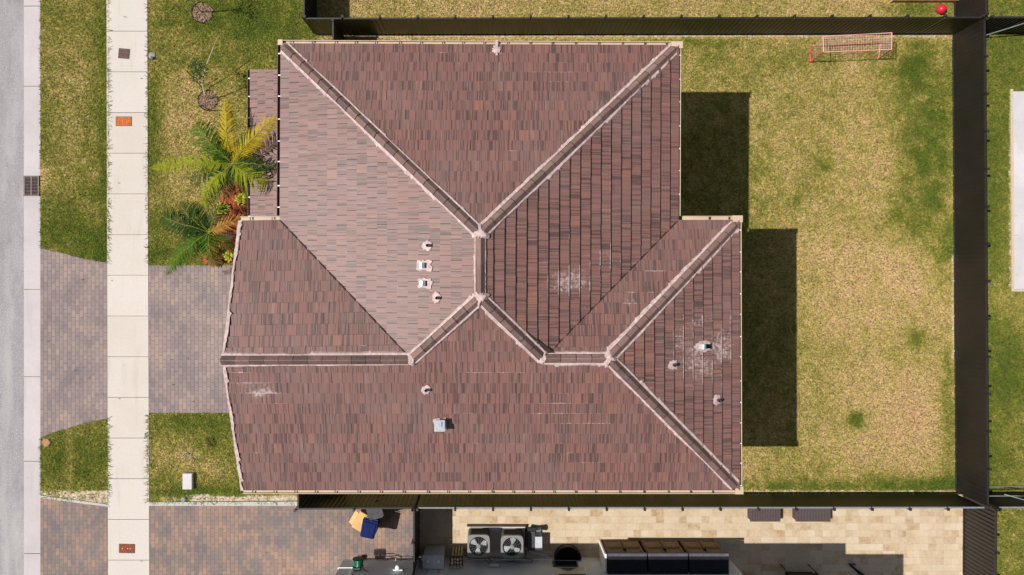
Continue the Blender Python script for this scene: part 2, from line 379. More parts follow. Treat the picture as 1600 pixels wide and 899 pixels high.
FRONT = [(90, 350, 60, 60, .12), (163, 200, 10, 300, .22), (240, 200, 14, 80, .4), (120, 100, 60, 60, -.05), (90, 360, 40, 20, .12), (155, 390, 25, 30, .3), (290, 30, 60, 40, .16), (380, 30, 70, 40, .28), (250, 300, 26, 60, .05),
         (300, 180, 60, 50, -.28), (290, 280, 50, 50, -.24), (270, 350, 26, 30, .15), (320, 95, 60, 14, .14), (245, 380, 20, 40, .3), (300, 400, 80, 14, .3), (120, 120, 40, 40, -.14), (88, 290, 20, 16, -.1), (150, 275, 10, 10, -.3), (105, 260, 30, 80, -.1),
         (70, 278, 8, 22, -.6), (440, 40, 60, 60, .2), (300, 120, 40, 30, -.05), (120, 730, 60, 40, .18), (105, 700, 30, 25, .22), (110, 700, 8, 30, -.35), (300, 660, 70, 12, .25), (335, 690, 30, 20, .2), (300, 770, 90, 10, .3), (280, 720, 30, 16, -.2), (340, 730, 25, 25, -.16), (250, 705, 14, 14, -.2), (320, 640, 60, 30, .1)]
TOPN = [(900, 20, 30, 20, .06), (1440, 14, 60, 12, .45), (1150, 8, 60, 14, .08), (700, 46, 900, 12, .2)]
RIGHTN = [(1560, 100, 40, 60, .12), (1548, 330, 14, 120, .2), (1570, 470, 30, 30, -.16), (1560, 570, 40, 60, .2), (1580, 600, 30, 30, .1), (1560, 700, 30, 40, .08), (1575, 200, 14, 60, .14)]
def field(gx, gy, base, spots, sands, seed):
    t = base + (vnoise(gx, gy, 55, seed) - .5) * .16 + (vnoise(gx, gy, 19, seed + 1) - .5) * .14 + (vnoise(gx, gy, 8, seed + 2) - .5) * .16
    for x, y, rx, ry, a in spots:
        d = ((gx - x) / rx) ** 2 + ((gy - y) / ry) ** 2
        t = t + a * np.exp(-d * .9) * (.55 + .9 * vnoise(gx, gy, 14, seed + 3))
    s = np.zeros_like(t)
    for x0, y0, x1, y1, a in sands:
        dx = np.maximum(np.maximum(x0 - gx, gx - x1), 0); dy = np.maximum(np.maximum(y0 - gy, gy - y1), 0)
        s = np.maximum(s, a * np.exp(-(dx * dx + dy * dy) / 8.0))
    return t, s
LAWNS = [ # name, polygon, base tone, spots, sand rects, density
 ('front_verge', [(64.6, -700), (167.6, -700), (169.6, 411), (130, 403.5), (100, 395.5), (64.6, 387.5)], .64, FRONT, [(64, 266, 69, 300, .35)], 800),
 ('front_verge_corner', [(64.6, 684.5), (80, 677.5), (110, 668.5), (140, 659.5), (170, 654), (170.2, 787), (64.6, 773)], .66, FRONT, [(64, 764, 90, 775, .50), (95, 766, 170, 790, .62), (150, 772, 170, 790, .4)], 800),
 ('front_lawn', [(231.9, -700), (495, -700), (495, 414.6), (233.2, 414.6)], .58, FRONT, [(236, 84, 262, 92, .3)], 800),
 ('front_lawn_corner', [(234.2, 645.4), (490, 645.4), (490, 781.5), (234.4, 783.6)], .62, FRONT, [(300, 772, 470, 783, .62), (250, 776, 300, 783, .45)], 800),
 ('back_lawn', [(495.3, 56), (1487, 56), (1492, 769), (655, 769.6), (655, 781.8), (490.3, 781.8), (490.3, 414), (495.3, 414)], .31, BACK, [(560, 55, 1480, 60, .62), (1484, 80, 1492, 400, .36), (1486, 400, 1495, 560, .60), (1150, 766, 1490, 772, .62), (600, 766, 1150, 774, .5)], 800),
 ('neighbour_lawn_above', [(495.3, -700), (1486.8, -700), (1486.8, 55.8), (495.3, 55.8)], .33, TOPN, [(1489, 0, 1494, 40, .4)], 800),
 ('neighbour_lawn_beside', [(1487.2, -700), (2400, -700), (2400, 143.8), (1579.6, 143.8), (1581.6, 452.4), (2400, 452.4), (2400, 797), (1503.3, 797), (1503.3, 769.3), (1492.2, 769.3)], .74, RIGHTN, [(1576, 148, 1580, 450, .5)], 800),
 ('neighbour_lawn_below', [(1503.3, 797.3), (2400, 797.3), (2400, 1500), (1503.3, 1500)], .74, RIGHTN, [(1500, 800, 1505, 900, .4)], 700),
]
def inpoly(x, y, poly):
    r = np.zeros(x.shape, bool); n = len(poly)
    for i in range(n):
        x0, y0 = poly[i]; x1, y1 = poly[(i + 1) % n]
        if y0 == y1: continue
        c = ((y0 > y) != (y1 > y)) & (x < (x1 - x0) * (y - y0) / (y1 - y0) + x0); r ^= c
    return r
BED = [(352, 288), (440, 288), (440, 350), (480, 352), (480, 412), (316, 412), (330, 370), (342, 330)]
def add_attr(me, name, arr, domain='POINT'):
    a = me.color_attributes.new(name, 'FLOAT_COLOR', domain); a.data.foreach_set('color', np.asarray(arr, np.float32).ravel())
bl_v = []; bl_c = []
for li, (name, poly, base, spots, sands, dens) in enumerate(LAWNS):
    bm = bmesh.new(); vs = [bm.verts.new(tuple(G(p[0], p[1], ZL))) for p in poly]; bm.faces.new(vs)
    xs = [p[0] for p in poly]; ys_ = [p[1] for p in poly]
    step = 8.0
    for ax, lo, hi in ((0, max(min(xs), -40), min(max(xs), 1640)), (1, max(min(ys_), -60), min(max(ys_), 960))):
        v = math.ceil(lo / step) * step + .3
        while v < hi:
            co = G(v, 0) if ax == 0 else G(0, v); no = (1, 0, 0) if ax == 0 else (0, 1, 0)
            bmesh.ops.bisect_plane(bm, geom=bm.verts[:] + bm.edges[:] + bm.faces[:], plane_co=co, plane_no=no)
            v += step
    bmesh.ops.recalc_face_normals(bm, faces=bm.faces)
    for f in bm.faces:
        if f.normal.z < 0: f.normal_flip()
    me = bpy.data.meshes.new(name); bm.to_mesh(me); bm.free()
    me.materials.append(M['grass'])
    co = np.empty(len(me.vertices) * 3, np.float32); me.vertices.foreach_get('co', co); co = co.reshape(-1, 3)
    gx = co[:, 0] * PXM + NX; gy = -co[:, 1] * PXM + NY
    t, s_ = field(gx, gy, base, spots, sands, 11)
    add_attr(me, 'tone', np.stack([t, s_, np.full_like(t, .5), np.ones_like(t)], 1))
    o = bpy.data.objects.new(name, me); COL.objects.link(o); tag(o, kind='structure')
    # blades
    x0, x1 = max(min(xs), -10), min(max(xs), 1625); y0, y1 = max(min(ys_), -25), min(max(ys_), 925)
    n = int((x1 - x0) * (y1 - y0) / PXM ** 2 * dens)
    px = rng.uniform(x0, x1, n); py = rng.uniform(y0, y1, n)
    ok = inpoly(px, py, poly)
    # nothing under the house or the far side sheets
    ok &= ~((px > 515) & (px < 1040) & (py > 165) & (py < 690)); ok &= ~inpoly(px, py, BED)
    px = px[ok]; py = py[ok]
    t, s_ = field(px, py, base, spots, sands, 11)
    ok = rng.random(len(px)) > np.clip(s_ * 1.5 - .1, 0, .93) ; px = px[ok]; py = py[ok]; t = t[ok]
    m = len(px); ang = rng.uniform(0, 2 * np.pi, m); L = rng.uniform(.04, .11, m) * (1 + .4 * np.clip(t - .4, 0, 1)); w = rng.uniform(.007, .018, m); hz = rng.uniform(.015, .075, m)
    X = (px - NX) / PXM; Y = -(py - NY) / PXM; dx = np.cos(ang); dy = np.sin(ang)
    a = np.stack([X - dy * w, Y + dx * w, np.full(m, ZL)], 1); b2 = np.stack([X + dy * w, Y - dx * w, np.full(m, ZL)], 1)
    c2 = np.stack([X + dx * L, Y + dy * L, ZL + hz], 1)
    bl_v.append(np.stack([a, b2, c2], 1).reshape(-1, 3))
    rr = rng.random(m); cc = np.stack([t, np.zeros(m), rr, np.ones(m)], 1); bl_c.append(np.repeat(cc, 3, 0))
# creeping runners along the sidewalk and edges
def runners(n, fx, fy, dirf, Lr):
    for i in range(n):
        x, y = fx(), fy(); p = G(x, y, ZL + .03); a = dirf(); L = random.uniform(*Lr); w = random.uniform(.006, .012); prev = p; seg = 3
        for j in range(seg):
            a += random.uniform(-.5, .5); q = prev + Vector((math.cos(a), math.sin(a), 0)) * (L / seg); q.z = .078 + random.uniform(.005, .03)
            s_ = Vector((-math.sin(a), math.cos(a), 0)) * w
            bl_v.append(np.array([prev - s_, prev + s_, q])); bl_c.append(np.array([[.78 + random.uniform(-.15, .2), 0, random.random(), 1]] * 3)); prev = q
for (ya, yb, n) in ((100, 412, 230), (-20, 100, 40), (654, 788, 120)):
    runners(n, lambda: 169 + 2.6 * .4, lambda: random.uniform(ya, yb), lambda: random.gauss(0, .8), (.04, .24))
for (ya, yb, n) in ((60, 414, 170), (-20, 60, 20), (646, 783, 120)):
    runners(n, lambda: 233.2, lambda: random.uniform(ya, yb), lambda: math.pi + random.gauss(0, .8), (.04, .22))
for (ya, yb, n) in ((-20, 387, 120), (684, 773, 60)):
    runners(n, lambda: 65, lambda: random.uniform(ya, yb), lambda: math.pi + random.gauss(0, .7), (.02, .09))
runners(70, lambda: random.uniform(236, 460), lambda: 783.5, lambda: -math.pi / 2 + random.gauss(0, .7), (.05, .2))
runners(40, lambda: random.uniform(66, 168), lambda: 776, lambda: -math.pi / 2 + random.gauss(0, .7), (.05, .25))
V = np.concatenate(bl_v); C_ = np.concatenate(bl_c); nt = len(V) // 3
me = bpy.data.meshes.new('grass_blades'); me.vertices.add(len(V)); me.vertices.foreach_set('co', V.astype(np.float32).ravel())
me.loops.add(len(V)); me.loops.foreach_set('vertex_index', np.arange(len(V), dtype=np.int32))
me.polygons.add(nt); me.polygons.foreach_set('loop_start', np.arange(0, len(V), 3, dtype=np.int32)); me.polygons.foreach_set('loop_total', np.full(nt, 3, np.int32))
me.update(calc_edges=True); add_attr(me, 'tone', C_); me.materials.append(M['grass'])
o = bpy.data.objects.new('grass', me); COL.objects.link(o); tag(o, 'short patchy lawn grass, green to straw, round the house', 'grass', kind='stuff')

# ------------------------------------------------------------------ main house
ZE = 5.9; ZC = 7.20; ZA = 7.80
house = thing('house', G(770, 430), 'large two storey house under a brown tiled hip roof, filling the middle of the photo', 'house')
def W(o): return world_child(o, house)
TL, TR = P(439, 68.5, ZE), P(1060.5, 71, ZE)
J1, J2 = P(437.5, 344, ZE), P(1059.5, 344, ZE)
R1, R2 = P(1154.5, 344, ZE), P(1155.5, 766, ZE)
BL, GL = P(379.5, 766, ZE), P(375.5, 345, ZE)
A, B = P(750.5, 365, ZA), P(750.5, 465, ZA)
Cc, D = P(643, 562, ZC), P(350, 563, ZC)
E, Fp = P(849, 560, ZC), P(951, 560, ZC)

def clip(poly, a, b):     # keep left side of a->b
    out = []; n = len(poly)
    for i in range(n):
        p, q = poly[i], poly[(i + 1) % n]
        dp = (b[0] - a[0]) * (p[1] - a[1]) - (b[1] - a[1]) * (p[0] - a[0]); dq = (b[0] - a[0]) * (q[1] - a[1]) - (b[1] - a[1]) * (q[0] - a[0])
        if dp >= 0: out.append(p)
        if (dp > 0 and dq < 0) or (dp < 0 and dq > 0):
            t = dp / (dp - dq); out.append((p[0] + (q[0] - p[0]) * t, p[1] + (q[1] - p[1]) * t))
    return out
def area(p): return .5 * sum(p[i][0] * p[(i + 1) % len(p)][1] - p[(i + 1) % len(p)][0] * p[i][1] for i in range(len(p)))
STAINS = [(865, 115, 45, 25, .55), (885, 98, 12, 14, .6), (775, 80, 12, 8, 1.0), (560, 120, 30, 20, .3), (650, 190, 30, 14, .3), (950, 240, 40, 40, .0),
          (890, 440, 44, 26, 1.05), (945, 405, 28, 25, .85), (930, 460, 30, 20, .3), (985, 470, 14, 22, .95), (1025, 425, 18, 16, .75), (1020, 455, 14, 10, .6), (1010, 370, 12, 20, .4),
          (1095, 500, 26, 30, .75), (1065, 540, 24, 44, .85), (1090, 570, 44, 34, .95), (1130, 540, 26, 40, 1.0), (1075, 510, 40, 30, .7), (1115, 595, 30, 16, .65), (1140, 500, 14, 18, .7), (1085, 545, 30, 14, .9),
          (410, 612, 36, 18, 1.0), (380, 590, 22, 18, .9), (436, 622, 14, 16, .8), (370, 560, 14, 20, .8), (640, 590, 160, 6, .25), (870, 640, 60, 25, .65), (915, 660, 60, 20, .6), (760, 580, 60, 12, .55), (810, 590, 40, 16, .45), (930, 725, 60, 20, .45), (880, 690, 60, 20, .4), (1010, 650, 14, 10, .5),
          (620, 450, 12, 10, .55), (560, 300, 60, 50, .12), (450, 540, 40, 8, .35), (400, 500, 40, 20, .15), (860, 570, 14, 10, .6)]
tv = []; tf = []; tuv = []; tlc = []; tcol = []
TW, TE = .292, .305
def slope(a, b, zt, tops, pieces, z0=ZE, w=TW, e=TE, gap=.009, thick=.036, scal=1.0):
    a2 = Vector(a[:2]); b2 = Vector(b[:2]); u = (b2 - a2).normalized(); n = Vector((-u.y, u.x))
    if (Vector(tops[0][:2]) - a2).dot(n) < 0: n = -n
    pit = sum((q[2] - z0) / (Vector(q[:2]) - a2).dot(n) for q in tops) / len(tops)
    flip = u.x * n.y - u.y * n.x < 0
    pcs = []
    for pc in pieces:
        q = [((Vector(p[:2]) - a2).dot(u), (Vector(p[:2]) - a2).dot(n)) for p in pc]
        if area(q) < 0: q = q[::-1]
        pcs.append(q)
    allx = [p[0] for q in pcs for p in q]; ally = [p[1] for q in pcs for p in q]
    xs0, xs1, ymax = min(allx), max(allx), max(ally)
    rows = int(ymax / e) + 2
    for r in range(rows):
        ph = (0 if r % 2 else .5 * w) + random.uniform(-.03, .03); c0 = math.floor((xs0 - ph) / w) - 1; cN = math.ceil((xs1 - ph) / w) + 1
        rl = r * e - .02
        for cc in range(c0, cN):
            x0 = ph + cc * w + gap / 2; x1 = ph + (cc + 1) * w - gap / 2; y0 = rl + random.uniform(-.004, .004); y1 = rl + e
            r1, r2 = random.random(), random.random(); lj = random.uniform(0, .006); tl = random.uniform(-.006, .006)
            extra = random.uniform(.25, .5) if random.random() < .012 else 0; mul = random.uniform(.85, 1.1)
            def stain_at(x, y):
                ctr = a2 + u * x + n * y; zc = z0 + pit * y
                ppx = NX + ctr.x * F / (H - zc); ppy = NY - ctr.y * F / (H - zc); stn = extra
                for sx, sy, sa, sb, am in STAINS:
                    d = ((ppx - sx) / sa) ** 2 + ((ppy - sy) / sb) ** 2
                    if d < 4: stn = max(stn, am * math.exp(-d * .8) * mul)
                return min(1, stn)
            for q in pcs:
                pl = [(x0, y0), (x1, y0), (x1, y1), (x0, y1)]
                for i in range(len(q)):
                    pl = clip(pl, q[i], q[(i + 1) % len(q)])
                    if len(pl) < 3: break
                if len(pl) < 3 or abs(area(pl)) < .0004: continue
                base = len(tv); m = len(pl); sv = [stain_at(x, y) for x, y in pl]
                for lift in (1, 0):
                    for (x, y) in pl:
                        pz = z0 + pit * y
                        zz = pz + lj + tl * ((x - x0) / w - .5) + thick * (1 - (y - rl) / e) if lift else pz - .02
                        w2 = a2 + u * x + n * y
                        tv.append((w2.x, w2.y, zz))
                top = list(range(base, base + m)); fs = [top if not flip else top[::-1]]
                for i in range(m):
                    j = (i + 1) % m; f = [base + i, base + m + i, base + m + j, base + j]
                    fs.append(f if not flip else f[::-1])
                for f in fs:
                    tf.append(f)
                    for vi in f:
                        x, y = pl[(vi - base) % m]
                        tuv.append((x, y)); tlc.append(((x - x0) / w, (y - rl) / e)); tcol.append((r1, r2, sv[(vi - base) % m], 1))
    return pit, u, n
print('pitches:')
print(' top', slope(TL, TR, 0, [A], [[TL, TR, A]])[0])
print(' left', slope(TL, J1, 0, [A, B, Cc], [[TL, A, B, Cc, J1]], gap=.010)[0])
print(' right', slope(TR, J2, 0, [A, B, E], [[TR, A, B, E, J2]], gap=.003, thick=.055)[0])
print(' wing up', slope(J1, GL, 0, [Cc, D], [[GL, J1, Cc, D]])[0])
print(' wing r up', slope(J2, R1, 0, [E, Fp], [[J2, R1, Fp, E]])[0])
print(' wing r', slope(R1, R2, 0, [Fp], [[R1, R2, Fp]], gap=.003, thick=.055)[0])
def onb(x): t = (x - BL.x) / (R2.x - BL.x); return BL.lerp(R2, t)
pb = slope(BL, R2, 0, [Cc, D, E, Fp, B], [[BL, onb(Cc.x), Cc, D], [onb(Cc.x), onb(B.x), B, Cc], [onb(B.x), onb(E.x), E, B], [onb(E.x), R2, Fp, E]])
print(' low', pb[0])
def tile_obj(name, mat):
    global tv, tf, tuv, tlc, tcol
    me = bpy.data.meshes.new(name); me.from_pydata(tv, [], tf); me.materials.append(mat)
    me.uv_layers.new(name='UVMap').data.foreach_set('uv', np.array(tuv, np.float32).ravel())
    me.uv_layers.new(name='loc').data.foreach_set('uv', np.array(tlc, np.float32).ravel())
    add_attr(me, 'tile', tcol, 'CORNER'); me.update()
    o = bpy.data.objects.new(name, me); COL.objects.link(o); tv, tf, tuv, tlc, tcol = [], [], [], [], []
    return W(o)
roof = tile_obj('roof', M['tile'])
def R_(o):
    o.parent = roof; o.matrix_parent_inverse = Matrix.Translation(house.location).inverted(); return o
# porch roof: single slope, first floor height
ZP = 3.15
pa, pbm = P(391, 109, ZP), P(391.5, 352, ZP)
pa2, pb2 = P(452, 109, ZP + .6), P(452, 352, ZP + .6)
slope(pa, pbm, 0, [pa2, pb2], [[pa, pa2, pb2, pbm]], z0=ZP, gap=.013)
porch = tile_obj('porch_roof', M['tile'])
# deck under tiles
b = MB(); dz = Vector((0, 0, -.06))
for pl in ([TL, TR, A], [TL, A, B, Cc, J1], [TR, J2, E, B, A], [J1, GL, D, Cc], [J2, R1, Fp, E], [R1, R2, Fp], [BL, D, Cc], [BL, Cc, B], [BL, B, R2], [B, E, R2], [E, Fp, R2], [pa, pa2, pb2, pbm]):
    b.quad(*[q + dz for q in pl])
R_(b.build('roof_deck', M['deck'], fix=False))
# soffit + fascia
b = MB(); ol = [TL, TR, J2, R1, R2, BL, GL, J1]
b.prism([tuple(p[:2]) for p in ol], ZE - .22, ZE - .10)
R_(b.build('soffit', M['stucco']))
b = MB()
for p, q, th in ((BL, D, 1), (GL, D, 1)):
    b.quad(p + Vector((0, 0, -.20)), q + Vector((0, 0, -.22)), q + Vector((0, 0, -.0)), p + Vector((0, 0, 0)))
    b.quad(p + Vector((.05, 0, -.20)), q + Vector((.05, 0, -.22)), q + Vector((.05, 0, -.0)), p + Vector((.05, 0, 0)))
R_(b.build('rake_board', M['cream'], fix=False))
# walls
wall_i = .45
def ins(p, sx, sy): return (p.x + sx * wall_i, p.y + sy * wall_i)
wp = [ins(TL, 1, -1), ins(TR, -1, -1), ins(J2, -1, -1), ins(R1, -1, -1), ins(R2, -1, 1), ins(BL, 1, 1), ins(GL, 1, -1), ins(J1, 1, -1)]
b = MB(); b.prism(wp, 0, ZE - .22)
gx0 = BL.x + wall_i  # gable infill
b.prism([(gx0, BL.y + .45), (gx0 + .12, BL.y + .45), (gx0 + .12, GL.y - .45), (gx0, GL.y - .45)], ZE - .225, ZE - .09)
ym = D.y; b.quad((gx0, BL.y + .5, ZE - .1), (gx0, GL.y - .5, ZE - .1), (gx0, ym, ZC - .12)); b.quad((gx0 + .1, BL.y + .5, ZE - .1), (gx0 + .1, GL.y - .5, ZE - .1), (gx0 + .1, ym, ZC - .12))
W(b.build('wall', M['stucco'], fix=False))
# porch walls/columns
b = MB()
for py_ in (116, 225, 335):
    q = P(402, py_, ZP); b.box((q.x, q.y, 1.5), (.35, .35, 3.0))
q1, q2 = P(400, 112, ZP), P(400, 345, ZP); b.prism([(pa.x + .15, pa.y - .1), (pa.x + .45, pa.y - .1), (pa.x + .45, pbm.y + .1), (pa.x + .15, pbm.y + .1)], 2.75, ZP - .08)
W(b.build('porch_column', M['stucco']))
# windows and doors on the walls (seen only from the side)
def window(face, u0, z0, w, h, name='window'):
    # face: (point, direction along, outward normal)
    p, d, n = face; c = Vector((p[0], p[1], 0)) + Vector((*d, 0)) * u0; rz = math.atan2(d[1], d[0]); n3 = Vector((*n, 0))
    f = MB()
    for (cx, cz, sx, sz) in ((0, z0 + .03, w, .06), (0, z0 + h - .03, w, .06), (-w / 2 + .03, z0 + h / 2, .06, h - .12), (w / 2 - .03, z0 + h / 2, .06, h - .12), (0, z0 + h / 2, .05, h - .12)):
        q = c + Vector((*d, 0)) * cx + n3 * .03; f.box((q.x, q.y, cz), (sx, .06, sz), rz)
    fr = W(f.build(name, M['window_frame']))
    g_ = MB(); q = c + n3 * .018; g_.box((q.x, q.y, z0 + h / 2), (w - .13, .02, h - .13), rz); go = g_.build('pane', M['glass'])
    go.parent = fr; go.matrix_parent_inverse = Matrix.Translation(house.location).inverted()
top_f = (wp[0], (1, 0), (0, 1)); bot_f = (wp[5], (1, 0), (0, -1)); rgt_f = (wp[3], (0, -1), (1, 0)); rgu_f = (wp[1], (0, -1), (1, 0)); lft_f = (wp[6], (0, -1), (-1, 0)); lfu_f = (wp[0], (0, -1), (-1, 0))
for u_ in (2.5, 6, 9.5): window(top_f, u_, 3.8, 1.2, 1.3); window(top_f, u_ + .2, .9, 1.2, 1.3)
for u_ in (3, 7, 11.5): window(bot_f, u_, 3.8, 1.2, 1.3); window(bot_f, u_, .9, 1.2, 1.3)
for u_ in (1.8, 5.2): window(rgt_f, u_, 3.8, 1.5, 1.3); window(rgt_f, u_, .3, 1.8, 2.1)
window(rgu_f, 2.4, 3.8, 1.5, 1.3); window(rgu_f, 2.4, .3, 2.2, 2.1); window(lft_f, 1.8, 3.8, 1.5, 1.3); window(lft_f, 5.4, 3.8, 1.5, 1.3); window(lfu_f, 2.4, 3.9, 1.4, 1.2)
gd = MB(); q = Vector((wp[6][0] - .03, (wp[6][1] + wp[5][1]) / 2, 0))
for i in range(4): gd.box((q.x, q.y, .33 + i * .56), (.06, 4.9, .54))
W(gd.build('garage_door', M['white']))
# gutters
def gutter(p, q, out, ticks, gm='cream', wd=.085, name='gutter'):
    # U-trough on outward side; out is 2D unit vector
    d = (q - p); L = d.length; d.normalize(); o3 = Vector((out[0], out[1], 0)); zt = p.z + .01
    b = MB(); rz = math.atan2(d.y, d.x); mid_ = (p + q) / 2
    for off_, wdt, z_, hh in ((.008, .010, zt - .05, .12), (wd / 2, wd, zt - .075, .012), (wd, .018, zt - .045, .13)):
        c_ = mid_ + o3 * off_; b.box((c_.x, c_.y, z_), (L, wdt, hh), rz)
    g_ = W(b.build(name, M[gm]))
    t = .3
    while t < L - .1:
        bb = MB(); c_ = p + d * t + o3 * wd * .5; bb.box((c_.x, c_.y, zt + .010), (.030 * random.uniform(.8, 1.3), wd + .01, .012), rz)
        br = bb.build('bracket', M[ticks]); br.parent = g_; br.matrix_parent_inverse = Matrix.Translation(house.location).inverted()
        t += random.uniform(.58, .72)
for p, q, out, tk, gm, wd in ((TL, TR, (0, 1), 'window_frame', 'cream', .09), (TL, J1 + Vector((0, .12, 0)), (-1, 0), 'white', 'gutter_shaded', .085), (TR, J2 + Vector((0, .12, 0)), (1, 0), 'white', 'cream', .055), (R1, J2 + Vector((.14, 0, 0)), (0, 1), 'window_frame', 'cream', .11),
                      (R1, R2, (1, 0), 'white', 'cream', .06), (BL, R2, (0, -1), 'window_frame', 'cream', .095), (GL, J1, (0, 1), 'window_frame', 'cream', .11), (pa, pbm, (-1, 0), 'white', 'gutter_shaded', .075)):
    gutter(p, q, out, tk, gm, wd)
for (x, y, z, w_, d_, h_) in ((TR.x - .06, TR.y + .0, ZE + .01, .34, .20, .08), (R2.x - .02, R2.y - .0, ZE + .01, .24, .22, .08), (R1.x - .05, R1.y + .03, ZE + .01, .30, .20, .08), (TL.x - .01, TL.y + .03, ZE + .01, .14, .16, .08)):
    b = MB(); b.box((x, y, z), (w_, d_, h_)); W(b.build('gutter_corner', M['cream']))
b = MB(); b.tube([P(437.5, 318, ZE) + Vector((-.10, 0, -.15)), P(436, 318, 4.6) + Vector((.35, 0, 0)), P(434, 318, 3.6) + Vector((.15, 0, 0))], .045)
W(b.build('downpipe', M['window_frame']))
# valleys
for p, q in ((J1, Cc), (J2, E)):
    b = MB(); d = (q - p); n_ = Vector((-d.y, d.x, 0)).normalized(); z_ = Vector((0, 0, .038))
    b.quad(p + n_ * .02 + z_, p - n_ * .02 + z_, q - n_ * .02 + z_, q + n_ * .02 + z_)
    R_(b.build('valley', M['deck'], fix=False))

# hip and ridge caps with mortar
PIT = .325
capcol = {}
def caps(p, q, hip=True, lift=.05, tone=(0, 1), ends=(.0, .0), mw=(.045, .045), seglen=.40, name=None):
    d = q - p; L = d.length; dn = d.normalized(); h = Vector((d.x, d.y, 0)).normalized(); s = Vector((-h.y, h.x, 0))
    drop = PIT * (math.cos(R(45)) if hip else 1)
    vs = []; fs = []; cols = []
    hw = .148; n = max(1, round((L - ends[0] - ends[1]) / seglen)); sl = (L - ends[0] - ends[1]) / n
    for i in range(n):
        a0 = p + dn * (ends[0] + i * sl + .008); a1 = p + dn * (ends[0] + (i + 1) * sl - .008)
        c_ = (random.uniform(*tone), random.random(), 0, 1); base = len(vs); j_ = random.uniform(-.006, .006)
        for pt, lf, hh in ((a0, .020, hw), (a1, .0, hw * .96)):
            for off_, zz in ((-hh, -hh * drop - .03), (-hh, -hh * drop + lift * .55), (-hh * .10, lift + .07), (hh * .10, lift + .07), (hh, -hh * drop + lift * .55), (hh, -hh * drop - .03)):
                vs.append(tuple(pt + s * (off_ + j_) + Vector((0, 0, zz + lf))))
        for k_ in range(5): fs.append((base + k_, base + k_ + 1, base + 6 + k_ + 1, base + 6 + k_))
        fs.append((base, base + 1, base + 2, base + 3, base + 4, base + 5)); fs.append((base + 11, base + 10, base + 9, base + 8, base + 7, base + 6))
        cols += [c_] * 12
    me = bpy.data.meshes.new(name or ('hip_cap' if hip else 'ridge_cap')); me.from_pydata(vs, [], fs); add_attr(me, 'tile', cols); me.materials.append(M['captile'])
    bm = bmesh.new(); bm.from_mesh(me); bmesh.ops.recalc_face_normals(bm, faces=bm.faces); bm.to_mesh(me); bm.free()
    o = bpy.data.objects.new(me.name, me); COL.objects.link(o); R_(o)
    # mortar bedding: ragged strips on both sides
    for sd, w_ in ((-1, mw[0] * .72), (1, mw[1] * .72)):
        m = MB(); k_ = int(L / .06); pr = None; w1 = w_
        for i in range(k_ + 1):
            pt = p + d * (i / k_); w1 = max(w_ * .35, min(w_ * 1.9, w1 + random.uniform(-.22, .22) * w_))
            if random.random() < .03: w1 = w_ * 2.6
            o0 = sd * (hw - .02); o1 = sd * (hw + w1)
            cur = [tuple(pt + s * o0 + Vector((0, 0, -abs(o0) * drop + .02))), tuple(pt + s * o0 + Vector((0, 0, -abs(o0) * drop + .072))), tuple(pt + s * (o0 * .4 + o1 * .6) + Vector((0, 0, -abs(o0) * drop + .06 + random.uniform(-.008, .008)))), tuple(pt + s * o1 + Vector((0, 0, -abs(o1) * drop + .022)))]
            if pr:
                for j in range(3): m.quad(pr[j], pr[j + 1], cur[j + 1], cur[j])
            pr = cur
        R_(m.build('mortar', M['mortar'], fix=True))
caps(A, TL + Vector((.12, -.12, .02)), tone=(.0, .55), mw=(.04, .055), ends=(.1, .0))
caps(A, TR + Vector((-.15, -.12, .02)), tone=(.35, .9), mw=(.07, .05), ends=(.1, .0))
caps(A, B, hip=False, tone=(.3, .8), mw=(.03, .035), ends=(.12, .12), seglen=.62)
caps(B, Cc, tone=(.1, .8), mw=(.05, .045), ends=(.12, .05))
caps(B, E, tone=(.0, .5), mw=(.055, .05), ends=(.12, .05))
caps(D - Vector((.07, 0, 0)), Cc, hip=False, tone=(.0, .7), mw=(.04, .06), ends=(0, .05))
caps(E, Fp, hip=False, tone=(.3, .9), mw=(.06, .06), ends=(.05, .05))
caps(Fp, R1 + Vector((-.13, -.15, .02)), tone=(.3, .8), mw=(.07, .06), ends=(.05, 0))
caps(Fp, R2 + Vector((-.14, .14, .02)), tone=(.0, .5), mw=(.045, .07), ends=(.05, 0))
# mortar junctions
def blob(c, arms, r, h=.05, name='mortar', mat='mortar', n=26, drop=PIT, jag=.25, lift=.09):
    m = MB(); pts = []
    for i in range(n):
        a = 2 * math.pi * i / n; rr = r * (1 + random.uniform(-jag, jag))
        for ar, al, aw in arms:
            dd = abs((a - ar + math.pi) % (2 * math.pi) - math.pi); rr += al * math.exp(-(dd / aw) ** 2)
        pts.append((rr, a))
    top = [c + Vector((rr * .6 * math.cos(a), rr * .6 * math.sin(a), lift - rr * .6 * drop * .75 + h)) for rr, a in pts]
    low = [c + Vector((rr * math.cos(a), rr * math.sin(a), lift - rr * drop)) for rr, a in pts]
    m.quad(*top)
    for i in range(n): j = (i + 1) % n; m.quad(top[i], low[i], low[j], top[j])
    return R_(m.build(name, M[mat]))
for c_, arms, r_ in ((A, [(R(90), .12, .35), (R(200), .10, .3), (R(-20), .10, .3)], .16), (B, [(R(-100), .12, .35), (R(160), .10, .3), (R(15), .10, .3)], .15), (Cc, [(R(100), .10, .3), (R(-60), .08, .4)], .12), (E, [(R(75), .10, .3), (R(-120), .08, .4)], .12), (Fp, [(R(90), .10, .3), (R(-110), .12, .4), (R(-10), .08, .3)], .15)):
    blob(c_, arms, r_)
